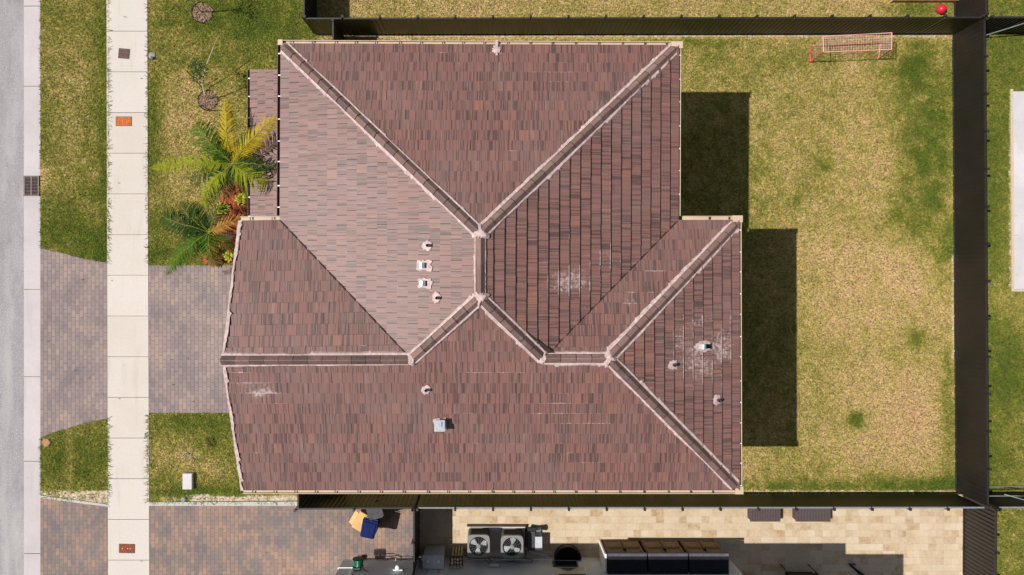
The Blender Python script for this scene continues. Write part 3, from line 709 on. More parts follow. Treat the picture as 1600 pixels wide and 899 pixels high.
# gable rake: ragged pale mortar line
for p, q in ((GL, D), (BL, D)):
    m = MB(); d = q - p; k_ = int(d.length / .07); pr = None; w1 = .05
    for i in range(k_ + 1):
        pt = p + d * (i / k_); w1 = max(.01, min(.08, w1 + random.uniform(-.02, .02)))
        if random.random() < .05: w1 = .12
        cur = [tuple(pt + Vector((-.05 - random.uniform(0, .03), 0, -.03))), tuple(pt + Vector((-.04 - random.uniform(0, .02), 0, .05))), tuple(pt + Vector((w1 - .03, 0, .055)))]
        if pr: m.quad(pr[0], pr[1], cur[1], cur[0]); m.quad(pr[1], pr[2], cur[2], cur[1])
        pr = cur
    R_(m.build('rake_mortar', M['mortar'], fix=False))
# white lime patch on the top eave
def roofz(px, py):       # height of the roof surface under a photo pixel: walk the slopes
    best = None
    for z in np.arange(ZE, ZA + .2, .01):
        w_ = P(px, py, z)
        hs = []
        dT = (TL.y - w_.y); dLft = w_.x - TL.x; dR = TR.x - w_.x; dB = w_.y - BL.y; dRw = R1.x - w_.x; dU = J1.y - w_.y
        main = min(dT, dLft, dR, dB) if w_.x < TR.x else -9
        rw = min(dRw, dU, dB); lw = min(dU, dB) if w_.x < Cc.x + 1 else -9
        zz = ZE + PIT * max(main, rw if w_.x > 0 else -9, lw)
        if zz <= z: return zz
    return ZA
def patch(px, py, rx, ry, jag=.18, thin=.012, n=22, square=False):
    c_ = P(px, py, roofz(px, py)); m = MB(); pts = []
    for i in range(n):
        a = 2 * math.pi * i / n; s_ = 1 + random.uniform(-jag, jag)
        if square: s_ *= 1 / max(abs(math.cos(a)), abs(math.sin(a))) * .92
        x = c_.x + rx * s_ * math.cos(a); y = c_.y + ry * s_ * math.sin(a)
        # local slope sample
        pxx = NX + x * F / (H - c_.z); pyy = NY - y * F / (H - c_.z)
        pts.append(Vector((x, y, roofz(pxx, pyy) + .045)))
    cz = c_ + Vector((0, 0, .065)); k0 = len(m.v)
    for i in range(n): m.quad(pts[i], pts[(i + 1) % n], cz)
    for i in range(n): j = (i + 1) % n; m.quad(pts[i] - Vector((0, 0, .08)), pts[j] - Vector((0, 0, .08)), pts[j], pts[i])
    return m, c_
def vent(px, py, rx, ry, kind, square=False):
    m, c_ = patch(px, py, rx, ry, square=square)
    b = MB()
    if kind == 'pipe':
        b.lathe((c_.x + .02, c_.y, c_.z - .1), [(.045, 0), (.045, .30), (.032, .30), (.032, .22)], 14)
        o = W(b.build('vent_pipe', M['dark']))
    elif kind == 'goose':
        b.box((c_.x, c_.y, c_.z + .04), (.34, .17, .05)); 
        k_ = 8; pr = []
        for i in range(k_ + 1):
            a = math.pi * i / k_; pr.append((c_.x - .10 - .09 * math.cos(a) + .03, c_.z + .10 + .13 * math.sin(a)))
        for i in range(k_):
            (x0, z0), (x1, z1) = pr[i], pr[i + 1]
            b.quad((x0, c_.y - .075, z0), (x1, c_.y - .075, z1), (x1, c_.y + .075, z1), (x0, c_.y + .075, z0))
        for sy in (-.075, .075): b.quad(*[(x, c_.y + sy, z) for x, z in pr])
        b.box((c_.x - .06, c_.y, c_.z + .05), (.19, .15, .14))
        o = W(b.build('metal_vent', M['galv'], smooth=False))
        hb = MB(); hb.box((c_.x + .105, c_.y, c_.z + .065), (.13, .13, .03)); ho = hb.build('opening', M['hole']); ho.parent = o; ho.matrix_parent_inverse = Matrix.Translation(house.location).inverted()
    else:
        b.box((c_.x, c_.y, c_.z + .02), (.34, .36, .06)); b.box((c_.x, c_.y, c_.z + .16), (.24, .28, .26)); b.box((c_.x, c_.y, c_.z + .315), (.30, .32, .04)); b.box((c_.x, c_.y + .05, c_.z + .35), (.12, .14, .04))
        o = W(b.build('metal_vent', M['galv']))
    f = m.build('flashing', M['mortar']); f.parent = o; f.matrix_parent_inverse = Matrix.Translation(house.location).inverted()
vent(667.5, 384, .14, .14, 'pipe'); vent(663, 415, .22, .16, 'goose', True); vent(664, 443, .21, .15, 'goose', True); vent(682, 465.5, .12, .15, 'pipe')
vent(665.5, 609, .14, .13, 'pipe'); vent(688, 662, .19, .19, 'box', True); vent(1100, 541, .34, .16, 'goose'); vent(1051, 570, .14, .14, 'pipe', True); vent(1120, 625, .14, .15, 'pipe')
m, c_ = patch(776, 78, .13, .13, jag=.3); m.quad(c_ + Vector((-.04, .3, -.02)), c_ + Vector((.04, .3, -.02)), c_ + Vector((.03, -.2, .12)), c_ + Vector((-.03, -.2, .12))); R_(m.build('mortar_patch', M['mortar']))

# ------------------------------------------------------------------ neighbour house below
nb = thing('neighbour_house', G(850, 1000), 'grey stucco house whose wall runs along the bottom edge of the photo', 'house')
def WN(o): return world_child(o, nb)
def gp(*pts): return [tuple(G(*p)[:2]) for p in pts]
b = MB(); b.prism(gp((561, 873), (655, 873), (655, 870), (1133, 870), (1133, 1350), (561, 1350)), 0, 5.7); WN(b.build('wall', M['stucco_grey']))
b = MB(); b.prism(gp((537, 873.6), (560.6, 873.6), (560.6, 1350), (537, 1350)), 0, 5.7, 0); WN(b.build('side_wall', M['stucco_grey']))
b = MB(); b.prism(gp((535.5, 872.5), (561.5, 872.5), (561.5, 900), (535.5, 900)), .80, .86); b.prism(gp((558.5, 871.5), (562, 871.5), (562, 900), (558.5, 900)), 0, 5.6); WN(b.build('white_trim', M['white']))
b = MB(); b.prism(gp((527, 848), (1150, 848), (1150, 865), (1240, 865), (1240, 1380), (527, 1380)), 5.75, 5.95); WN(b.build('eave_slab', M['cream']))
b = MB(); e0, e1, e2, e3 = G(527, 848, 5.95), G(1150, 848, 5.95), G(1150, 1380, 5.95), G(527, 1380, 5.95); r0, r1 = G(790, 1111, 8), G(890, 1111, 8)
b.quad(e0, e1, r1, r0); b.quad(e1, e2, r1); b.quad(e2, e3, r0, r1); b.quad(e3, e0, r0); WN(b.build('roof', M['browndark']))
b = MB(); 
for x_ in (1133,): b.prism(gp((x_, 871), (x_ + 5, 871), (x_ + 5, 877), (x_, 877)), 0, 5.75)
WN(b.build('column', M['white']))
def nwin(x0, x1, z0, z1, m, name, y=870, out=.03, parent=None):
    b = MB(); a_ = G(x0, y); c2_ = G(x1, y); b.box(((a_.x + c2_.x) / 2, a_.y + out / 2, (z0 + z1) / 2), (c2_.x - a_.x, out, z1 - z0)); return WN(b.build(name, m))
nwin(661, 942, 0.02, .30, M['stucco_light'], 'plinth', out=.02)
fr = nwin(861, 899, .50, .98, M['dark'], 'window_frame', out=.04); nwin(863, 897, .54, .94, M['glass'], 'window', out=.055)
fr = nwin(864, 908, 1.16, 1.75, M['white'], 'shutter_frame', out=.05); nwin(866, 906, 1.2, 1.75, M['teal'], 'shutter', out=.07)
nwin(906, 909, .2, .45, M['white'], 'wall_outlet', out=.05)

# ------------------------------------------------------------------ fences
def fence(pts, label, name='fence', h=1.83, slat=.15, rail='fence_rail', posts=1.3, group='dark metal privacy fences', amp=.016, brace=None, topcap=True, jitter=.1, postside=None):
    p0 = Vector(pts[0]); root = thing(name, (p0.x, p0.y, 0), label, 'fence', group)
    def Wf(o): return world_child(o, root)
    for a_, b_ in zip(pts[:-1], pts[1:]):
        a_ = Vector((a_[0], a_[1], 0)); b_ = Vector((b_[0], b_[1], 0)); d = b_ - a_; L = d.length; d.normalize(); s = Vector((-d.y, d.x, 0)); rz = math.atan2(d.y, d.x)
        n = max(1, round(L / posts)); st_ = L / n
        for i in range(n + 1):
            q = a_ + d * (i * st_); q = q + s * (postside if postside else 0)
            m = MB(); m.box((q.x, q.y, h / 2 + .02), (.065, .065, h + .04), rz); m.box((q.x, q.y, h + .05), (.085, .085, .03), rz)
            Wf(m.build('post', M['fence_rail']))
        for i in range(n):
            m = MB(); q0 = a_ + d * (i * st_); ll = st_; k_ = max(1, int(ll / slat)); w = ll / k_
            lean = random.uniform(-.004, .004)
            for j in range(k_):   # folded slats: shallow sawtooth section
                x0 = q0 + d * (j * w); x1 = q0 + d * (j * w + w * .82); x2 = q0 + d * ((j + 1) * w)
                z0, z1 = .05, h - .05; up = Vector((0, 0, 1)); e_ = s * (amp); l_ = s * lean
                for P0, P1, o0, o1 in ((x0, x1, -e_, e_ * 1), (x1, x2, e_, -e_)):
                    m.quad(P0 + o0 + up * z0, P1 + o1 + up * z0, P1 + o1 + up * z1 + l_, P0 + o0 + up * z1 + l_)
            Wf(m.build('panel', M['fence'], fix=False))
            m = MB(); c_ = a_ + d * ((i + .5) * st_)
            m.box((c_.x, c_.y, h - .025), (st_ - .07, .055, .05), rz); Wf(m.build('top_rail', M[rail]))
            m = MB(); m.box((c_.x, c_.y, .07), (st_ - .07, .05, .05), rz); Wf(m.build('bottom_rail', M['fence_rail']))
    if brace:
        for q0, q1 in brace:
            m = MB(); m.tube([q0, q1], .02, 6); Wf(m.build('brace', M['rail_grey']))
    return root
g2 = lambda x, y: tuple(G(x, y)[:2])
fence([g2(496, 56), g2(1484, 54.5)], 'long dark fence along the upper side of the lot, above the house', postside=.05, amp=.009)
fence([g2(495, -70), g2(494.5, 53)], 'dark fence stub running off the top edge, left end of the upper fence', postside=-.05)
fence([g2(537, 59), g2(537, 92)], 'short dark gate fence between the upper fence and the house corner', posts=.8, amp=.008)
fence([g2(1487, 57), g2(1492, 767)], 'tall dark fence closing the back lawn on the right', postside=.05, amp=.004)
fence([g2(1490, -70), g2(1490, 50)], 'dark fence running up off the top edge beside the red ball')
fence([g2(1497, 54), g2(1660, 54)], 'dark fence going right from the upper right lot corner', brace=[(G(1530, 60, .3), G(1570, 54.5, 1.7))])
fence([g2(482, 771), g2(654, 769.5)], 'dark fence between the house and the neighbour driveway, by the blue bin', posts=2.0, postside=-.05)
fence([g2(486, 742), g2(486, 768)], 'short dark gate fence at the lower left house corner', posts=.7)
fence([g2(660, 769.5), g2(1488, 769)], 'long dark fence with a pale top rail above the travertine patio', rail='rail_grey', posts=1.32, postside=-.05)
fence([g2(655, 772), g2(655, 868)], 'dark fence running down from the lower fence to the neighbour wall', posts=1.2, postside=-.05)
fence([g2(1504, 772), g2(1503, 960)], 'dark fence closing the travertine patio on the right', postside=.05)
fence([g2(1508, 769), g2(1670, 768)], 'dark fence with grey rails and a brace, lower right edge', rail='rail_grey', postside=-.05, brace=[(G(1540, 760, 1.0), G(1575, 767, 1.75)), (G(1530, 760, .1), G(1660, 758, .1)), (G(1510, 764, .9), G(1670, 763, .9))])

# ------------------------------------------------------------------ street covers, drain, boxes
def cover(px, py, w, d, rz, mat, name, label, cat, z=.075, dots=0):
    t = thing(name, G(px, py, z), label, cat, rz=rz)
    b = MB(); b.box((0, 0, .004), (w, d, .016)); b.build('frame', M['iron'], t)
    b = MB(); b.box((0, 0, .012), (w - .05, d - .05, .012))
    for i in range(-3, 4): b.box((i * w / 8, 0, .020), (.008, d - .09, .006))
    b.build('plate', M[mat], t)
    if dots:
        b = MB()
        for x in (-.16, .04, .13): b.lathe((x, .0, .018), [(.014, 0), (.014, .008)], 8)
        b.build('bolt', M['white'], t)
cover(195.5, 85, .42, .38, R(-5), 'iron', 'utility_cover', 'dark square iron cover in the sidewalk, topmost of the three', 'cover')
cover(195, 190.5, .60, .36, 0, 'rust', 'utility_cover', 'bright rusty orange cover in the sidewalk, middle of the three', 'cover')
cover(200, 856, .60, .35, R(-1), 'rust2', 'utility_cover', 'dark rust red cover in the sidewalk beside the neighbour driveway', 'cover', dots=1)
t = thing('storm_drain', G(50, 291), 'rusty iron storm drain grate set in the kerb gutter', 'drain')
b = MB(); b.box((0, 0, -.0), (.55, .74, .02)); b.build('pit', M['hole'], t)
b = MB()
for sx in (-.27, 0, .27): b.box((sx, 0, .035), (.05, .76, .03))
for sy in (-.37, .37): b.box((0, sy, .034), (.59, .04, .03))
for i in range(13): b.box((-.0, -.33 + i * .055, .031), (.52, .018, .026))
b.build('grate', M['grate'], t)
t = thing('utility_box', G(296.5, 750, ZL), 'small weathered white utility box in the lower front grass', 'utility box')
b = MB(); b.box((0, 0, .08), (.34, .60, .16), taper=.93); b.build('body', M['slab'], t)
b = MB(); b.box((0, 0, .175), (.36, .61, .035), taper=.94); b.build('lid', M['slab'], t)
t = thing('water_meter', G(239, 88, ZL), 'grey round water meter lid at the sidewalk edge, upper left', 'meter lid')
b = MB(); b.lathe((0, 0, 0), [(.13, 0), (.13, .03), (.09, .04)], 20); b.build('lid', M['greybin'], t, smooth=False); b = MB(); b.lathe((.03, -.10, 0), [(.06, 0), (.06, .09), (.04, .1)], 14); b.build('valve', M['dark'], t)
t = thing('water_valve', G(288, 780, ZL), 'small blue grey valve cap at the lower lawn edging', 'valve'); b = MB(); b.lathe((0, 0, 0), [(.10, 0), (.10, .03), (.06, .05)], 16); b.build('cap', M['greybin'], t)
b = MB(); b.lathe((0, 0, -.02), [(.17, 0), (.18, .05), (.15, .08)], 6); o = b.build('stone', M['stone']); o.location = G(74.5, 691, ZL); tag(o, 'tan flat stone at the kerb in the lower verge', 'stone')
b = MB(); q = [(1576, 140.5), (1580, 140.5), (1582, 455.5), (1578, 455.5)]; b.prism(gp(*q), 0, .11); b.prism(gp((1582.4, 452.4), (1700, 452.4), (1700, 455.6), (1582.4, 455.6)), 0, .11)
for yy in (337, 367, 430): b.prism(gp((1577, yy), (1586, yy), (1586, yy + 1.6), (1577, yy + 1.6)), .1, .14)
o = b.build('timber_formwork', M['bark_pale']); tag(o, 'thin timber boards framing the concrete slab on the right', 'timber edging')

# ------------------------------------------------------------------ planting bed and palms
b = MB(); b.prism([tuple(G(*p)[:2]) for p in BED], 0, ZL + .012); tag(b.build('mulch_bed', M['mulch']), kind='structure')
b = MB(); bx = []
while len(bx) < 1500:
    x = random.uniform(312, 440); y = random.uniform(288, 414)
    if inpoly(np.array([x]), np.array([y]), BED)[0]: bx.append((x, y))
for x, y in bx:
    q = G(x, y, ZL + .03 + random.random() * .03); b.box(q, (random.uniform(.04, .11), random.uniform(.015, .03), .012), random.uniform(0, 6.3), rx=random.uniform(-.5, .5), ry=random.uniform(-.5, .5))
tag(b.build('mulch_chips', M['mulch_chip']), 'red wood chip mulch in the bed by the porch', 'mulch', kind='stuff')
def rosette(px, py, z, r, n, mat, label, name='shrub', cat='shrub', group='small shrubs in the mulch bed'):
    c_ = G(px, py, ZL); t = thing(name, c_, label, cat, group); b = MB()
    for i in range(n):
        a = random.uniform(0, 6.28); L = r * random.uniform(.5, 1); zz = z * random.uniform(.3, 1); e = random.uniform(.3, 1)
        d = Vector((math.cos(a), math.sin(a), 0)); s = Vector((-d.y, d.x, 0)) * L * .16; st_ = d * L * random.uniform(0, .4) + Vector((0, 0, zz * .6)); m_ = st_ + d * L * .4 + Vector((0, 0, zz * .3)); tip = st_ + d * L * .8 + Vector((0, 0, zz * .1 * e))
        b.quad(st_, m_ + s, tip, m_ - s)
    b.build('foliage', mat, t, fix=False)
    b = MB(); b.tube([(0, 0, -.02), (0, 0, z * .6)], .012, 6); b.build('stem', M['stake'], t)
rosette(383, 312, .5, .30, 70, M['croton'], 'yellow green speckled shrub beside the porch gutter', group='small shrubs in the mulch bed')
rosette(352, 328, .45, .30, 60, M['croton'], 'yellow green shrub between the two palms')
rosette(362, 400, .35, .28, 60, M['croton'], 'low yellow green shrub near the driveway corner of the bed')
for i, (x, y, lb) in enumerate(((372, 296, 'reddish shrub at the top of the bed under the big palm'), (378, 330, 'red leaved shrub at the porch corner'), (352, 350, 'red leaved shrub beside the lower palm crown'), (366, 380, 'red leaved shrub at the garage eave edge'), (340, 402, 'low red shrub at the left driveway end of the bed'))):
    rosette(x, y, .4, .38, 150, M['redleaf'], lb)
def palm(center, base, fronds, label, trunk_r=.10):
    t = thing('palm_tree', base, label, 'palm', 'palms in front of the house')
    c_ = center - base; b = MB(); k_ = 9
    b.tube([Vector((c_.x * (i / k_) ** 1.3, c_.y * (i / k_) ** 1.3, -.05 + (c_.z - .05) * i / k_)) for i in range(k_ + 1)], [trunk_r * (1.25 - .5 * i / k_) for i in range(k_ + 1)], 12)
    b.build('trunk', M['bark'], t, smooth=True)
    b = MB(); b.tube([c_ + Vector((0, 0, -.5)), c_ + Vector((0, 0, .05))], [trunk_r * .9, trunk_r * .5], 10); b.build('crownshaft', M['frond_lime'], t, smooth=True)
    for (tp, mt, lf, arch) in fronds:
        tip = P(*tp) - base; d = tip - c_; L = d.length; hd = Vector((d.x, d.y, 0)).normalized(); sd = Vector((-hd.y, hd.x, 0)); b = MB(); pts = []; K = 16
        for i in range(K + 1):
            s_ = i / K; pts.append(c_ + d * s_ + Vector((0, 0, arch * 4 * s_ * (1 - s_))) + sd * .08 * L * math.sin(s_ * 2.2) * random.choice([.0, .3]))
        b.tube(pts, [.013 * (1 - .85 * i / K) + .003 for i in range(K + 1)], 5, m=1)
        nl = int(L / .05)
        for i in range(2, nl):
            s_ = i / nl; fi = s_ * K; i0 = min(int(fi), K - 1); p = pts[i0].lerp(pts[i0 + 1], fi - i0); tg = (pts[i0 + 1] - pts[i0]).normalized()
            ll = 1.3 * lf * (math.sin(math.pi * (.12 + .83 * s_)) ** .6) * random.uniform(.78, 1.15)
            for sg in (-1, 1):
                fw = .55 + .6 * s_; out = (sd * sg + tg * fw + Vector((0, 0, random.uniform(-.85, .0)))).normalized(); w_ = tg * random.uniform(.019, .028)
                m_ = p + out * ll * .5; e_ = p + out * ll + Vector((0, 0, -.22 * ll * random.uniform(.3, 1.3)))
                b.quad(p - w_ * .6, m_ - w_, e_, m_ + w_, p + w_ * .6)
        b.build('frond', [mt, M['rachis']], t, fix=False)
ct = P(364, 256, 3.55)
palm(ct, G(418, 280, ZL), [((355, 160, 3.9), M['frond_yellow'], .34, .25), ((306, 192, 3.7), M['frond'], .50, .4), ((238, 259, 2.7), M['frond_lime'], .36, .55), ((432, 187, 4.3), M['frond_yellow'], .40, .3), ((412, 292, 3.8), M['frond_lime'], .52, .35),
    ((322, 318, 2.5), M['frond_dark'], .45, .4), ((432, 262, 3.9), M['frond_dark'], .34, .3), ((312, 335, 1.9), M['frond_lime'], .32, .6), ((385, 300, 3.0), M['frond'], .34, .3), ((275, 205, 2.4), M['frond_dark'], .01, .1), ((398, 205, 3.6), M['frond_dark'], .36, .2), ((340, 215, 3.0), M['frond_dark'], .5, .5), ((400, 262, 3.3), M['frond'], .46, .4), ((296, 285, 2.2), M['frond_dark'], .42, .5), ((352, 312, 2.6), M['frond_dark'], .44, .4)], 'taller palm with yellow and green fronds reaching over the porch roof')
ct = P(328, 363, 2.7)
palm(ct, G(366, 370, ZL), [((250, 335, 2.6), M['frond_dark'], .48, .35), ((257, 427, 2.0), M['frond'], .36, .45), ((337, 415, 2.4), M['frond'], .45, .3), ((388, 340, 2.7), M['frond_dry'], .30, .3), ((300, 318, 2.4), M['frond_dark'], .42, .3),
    ((278, 385, 1.7), M['frond_dark'], .40, .3), ((365, 395, 2.1), M['frond'], .36, .2), ((352, 318, 2.8), M['frond_dark'], .34, .25), ((282, 318, 2.2), M['frond_dark'], .46, .4), ((322, 400, 1.9), M['frond_dark'], .42, .4), ((300, 402, 1.8), M['frond_dark'], .36, .4), ((268, 358, 1.9), M['frond_dark'], .40, .4)], 'lower darker palm between the mulch bed and the driveway')

# young trees on the front lawn
def leaves(b, c_, r, n, s=.05):
    for i in range(n):
        v = Vector((random.gauss(0, 1), random.gauss(0, 1), random.gauss(0, .8))); v = v.normalized() * r * random.random() ** .5; p = c_ + v
        a = Vector((random.uniform(-1, 1), random.uniform(-1, 1), random.uniform(-.4, .4))).normalized() * s; q = a.cross(Vector((random.random(), random.random(), 1))).normalized() * s * .45
        b.quad(p - a, p + q, p + a, p - q)
def mulch_ring(px, py, r, label):
    t = thing('mulch_ring', G(px, py, ZL), label, 'mulch ring', 'mulch rings round the young trees')
    b = MB(); n = 22; pts = [(r * (1 + random.uniform(-.15, .15)) * math.cos(6.283 * i / n), r * (1 + random.uniform(-.15, .15)) * math.sin(6.283 * i / n)) for i in range(n)]; b.prism(pts, -.01, .04); b.build('soil_mound', M['darkmulch'], t)
    b = MB()
    for i in range(140):
        a = random.uniform(0, 6.28); q = r * random.random() ** .5; b.box((q * math.cos(a), q * math.sin(a), .05 + random.random() * .03), (random.uniform(.04, .10), .02, .012), random.uniform(0, 6.3), rx=random.uniform(-.5, .5), ry=random.uniform(-.5, .5))
    b.build('wood_chips', M['darkmulch'], t)
    b = MB(); pr = [(r * 1.12 * math.cos(a), r * 1.12 * math.sin(a), .05 + .02 * math.sin(3 * a)) for a in [R(80 + i * 18) for i in range(12)]]; b.tube(pr, .022, 6); b.build('drip_hose', M['black'], t)
mulch_ring(318, 21, .36, 'brown mulch ring with black hose at the top edge of the front lawn')
mulch_ring(327, 158, .34, 'brown mulch ring with black hose left of the porch roof')
def sapling(base, path, rad, clusters, label):
    t = thing('young_tree', base, label, 'tree', 'young trees on the front lawn')
    b = MB(); b.tube([p - base for p in path], [rad * (1 - .7 * i / (len(path) - 1)) for i in range(len(path))], 8); 
    for c_, r, n in clusters:
        src = min(path, key=lambda p: (p - c_).length + (0 if p.z < c_.z else 5)); 
        b.tube([src - base, (src.lerp(c_, .5)) - base + Vector((.05, .03, 0)), c_ - base], [rad * .35, rad * .25, rad * .12], 5)
        for i in range(5):
            e_ = c_ - base + Vector((random.uniform(-r, r), random.uniform(-r, r), random.uniform(-.2, r))); b.tube([c_ - base, e_], [rad * .12, rad * .05], 4)
    b.build('trunk', M['bark_pale'], t)
    b = MB()
    for c_, r, n in clusters: leaves(b, c_ - base, r, n)
    b.build('foliage', M['leaf'], t, fix=False)
b0 = G(317, 21, ZL)
sapling(b0, [b0, b0 + Vector((0, .05, .8)), b0 + Vector((.05, .1, 1.7)), b0 + Vector((.05, .2, 2.4))], .03, [(b0 + Vector((.1, .3, 2.5)), .45, 90), (b0 + Vector((-.3, .1, 2.3)), .3, 40), (b0 + Vector((.3, -.1, 2.1)), .3, 40)], 'thin staked young tree rooted at the top edge mulch ring')
b0 = G(322, 152, ZL)
sapling(b0, [b0, P(316, 132, .35), P(318, 118, .7), P(324, 98, 1.05), P(332, 78, 1.35), P(338, 62, 1.6)], .030, [], 'pale bare leaning sapling beside the mulch ring left of the porch')
b0 = G(329, 156, ZL)
sapling(b0, [b0, G(333, 151, .7), G(337, 142, 1.3), G(341, 134, 1.75)], .026, [(G(343, 128, 1.9), .34, 120), (G(340, 138, 1.75), .3, 80), (G(336, 120, 1.6), .25, 50)], 'small leafy sapling leaning over the mulch ring left of the porch')
for i, (x0, y0, dx, dy, lb) in enumerate(((317, 138, -.15, .35, 'dark wooden stake above the mulch ring left of the porch'), (330, 173, .05, -.05, 'dark wooden stake below the mulch ring left of the porch'))):
    t = thing('tree_stake', G(x0, y0, ZL), lb, 'stake', 'stakes of the young tree'); b = MB(); b.tube([(0, 0, 0), (dx, dy, 1.05)], .022, 6); b.build('pole', M['stake'], t)
# weeds on the lower lawn
b = MB(); c_ = G(330, 690, ZL)
rosette(330, 690, .10, .26, 34, M['weed'], 'dark leafy weed in the lower front lawn near the gable', name='weed', cat='weed', group='weeds in the lower lawn')
b = MB(); c_ = G(300, 712, ZL); t = thing('dry_twigs', c_, 'pale dry twigs lying in the lower front lawn', 'twigs')
for i in range(16):
    a = random.uniform(0, 6.28); L = random.uniform(.15, .5); b.tube([(0, 0, .03), (L * .5 * math.cos(a), L * .5 * math.sin(a) + .05, .09), (L * math.cos(a + .3), L * math.sin(a + .3), .05)], .006, 4)
b.build('twigs', M['bark_pale'], t)

# ------------------------------------------------------------------ goal, ball, boards
t0 = G(1318, 88, ZL)
goal = thing('football_goal', t0, 'pink and red small football goal with net on the upper back lawn', 'goal')
gz = 1.2
fl, frr, rl_, rr_ = G(1266, 98, ZL + .03), G(1371, 93, ZL + .03), G(1268, 74, ZL + .03), G(1374, 68, ZL + .03)
tfl, tfr, trl, trr = P(1287, 81.5, gz), P(1393, 77.5, gz), P(1286, 57, gz), P(1393.5, 51.5, gz)
def WG(b, name, m): return world_child(b.build(name, m, smooth=False), goal)
b = MB(); b.tube([tfl, tfr], .017, 8); b.tube([tfr, trr], .017, 8); b.tube([trr, trl], .017, 8); b.tube([trl, tfl], .017, 8); WG(b, 'top_frame', M['pinkred'])
for p, q in ((fl, tfl), (frr, tfr)):
    b = MB(); b.tube([p, q], .024, 8); WG(b, 'post', M['red'])
b = MB(); b.tube([fl, fl.lerp(rl_, .5) + Vector((-.08, 0, 0)), rl_], .024, 8); WG(b, 'side_bar', M['red'])
b = MB(); b.tube([frr, frr.lerp(rr_, .5) + Vector((.0, 0, 0)), rr_], .022, 8); WG(b, 'side_bar', M['pinkred'])
b = MB(); b.tube([rl_, rl_.lerp(rr_, .35)], .018, 8); b.tube([rl_.lerp(rr_, .35), rr_], .028, 8); WG(b, 'rear_bar', M['red'])
b = MB()
for i in range(1, 27):
    s_ = i / 27; b.tube([tfl.lerp(tfr, s_), trl.lerp(trr, s_)], .005, 4, cap=False); b.tube([trl.lerp(trr, s_), rl_.lerp(rr_, s_)], .003, 3, cap=False)
for i in range(1, 7):
    s_ = i / 7; b.tube([tfl.lerp(trl, s_), tfr.lerp(trr, s_)], .0045, 4, cap=False)
for i in range(1, 9):
    s_ = i / 9; b.tube([rl_.lerp(trl, s_), rr_.lerp(trr, s_)], .003, 3, cap=False)
    for (aa, bb_, cc_, dd_) in ((fl, rl_, trl, tfl), (frr, rr_, trr, tfr)):
        b.tube([aa.lerp(bb_, s_), dd_.lerp(cc_, s_)], .003, 3, cap=False); b.tube([aa.lerp(dd_, s_), bb_.lerp(cc_, s_)], .003, 3, cap=False)
WG(b, 'net', M['net'])
bm = bmesh.new(); bmesh.ops.create_uvsphere(bm, u_segments=28, v_segments=16, radius=.17); me = bpy.data.meshes.new('ball'); bm.to_mesh(me); bm.free(); me.materials.append(M['ball'])
for p in me.polygons: p.use_smooth = True
o = bpy.data.objects.new('ball', me); COL.objects.link(o); o.location = P(1471, 14.5, .22); tag(o, 'shiny red ball on the grass beyond the upper fence', 'ball')
t = thing('sandbox', G(1440, -20, ZL), 'wooden framed play box cut off by the top edge near the red ball', 'sandbox')
b = MB(); w_ = 103 / PXM
b.box((0, -23.5 / PXM, .14), (w_, .10, .28)); b.box((0, 23.5 / PXM, .14), (w_, .10, .28)); b.build('long_board', M['wood'], t)
b = MB(); b.box((-w_ / 2 + .05, 0, .14), (.10, 45.5 / PXM, .28)); b.box((w_ / 2 - .05, 0, .14), (.10, 45.5 / PXM, .28)); b.build('short_board', M['wood'], t)
b = MB(); b.box((0, 0, .08), (w_ - .2, 45 / PXM, .06)); b.build('sand', M['mortar'], t)

# ------------------------------------------------------------------ bins
t = thing('recycling_bin', G(584, 810, .06), 'blue wheeled recycling bin on the neighbour driveway', 'bin', rz=R(-12))
b = MB(); b.prism([(-.25, -.30), (.25, -.30), (.27, .30), (-.27, .30)], .08, .95); b.build('body', M['blue'], t)
b = MB(); b.prism([(-.26, -.33), (-.20, -.37), (.20, -.37), (.26, -.33), (.28, .28), (-.28, .28)], .955, 1.0); b.prism([(-.20, -.34), (.20, -.34), (.22, .20), (-.22, .20)], 1.0, 1.035); b.build('lid', M['blue'], t)
b = MB(); b.tube([(-.26, .33, .98), (.26, .33, .98)], .02, 8); b.build('handle', M['dark'], t)
for sx in (-.24, .24):
    b = MB(); b.tube([(sx - .03, .28, .11), (sx + .03, .28, .11)], .11, 16); b.build('wheel', M['black'], t)
t = thing('cardboard_box', G(571, 803, .06), 'flattened tan cardboard box leaning on the blue bin', 'cardboard box', rz=R(60))
b = MB(); b.box((0, 0, .42), (.66, .44, .84)); b.build('carton', M['cardboard'], t)
b = MB(); b.box((0, -.01, .850), (.64, .42, .012)); b.box((-.02, .30, .79), (.5, .2, .012), rx=-.6); b.build('flap', M['cardboard'], t)
t = thing('trash_bin', G(592, 784, .06), 'dark grey wheeled trash bin behind the blue bin, by the fence', 'bin', rz=R(15))
b = MB(); b.prism([(-.24, -.26), (.24, -.26), (.26, .26), (-.26, .26)], .08, .92); b.build('body', M['dark'], t)
b = MB(); b.prism([(-.28, -.26), (-.20, -.32), (.20, -.32), (.28, -.26), (.28, .28), (-.28, .28)], .925, .975); b.build('lid', M['dark'], t)
b = MB(); b.tube([(-.26, .31, .92), (.26, .31, .92)], .02, 8); b.build('handle', M['black'], t)
for sx in (-.24, .24):
    b = MB(); b.tube([(sx - .03, .24, .11), (sx + .03, .24, .11)], .11, 16); b.build('wheel', M['black'], t)
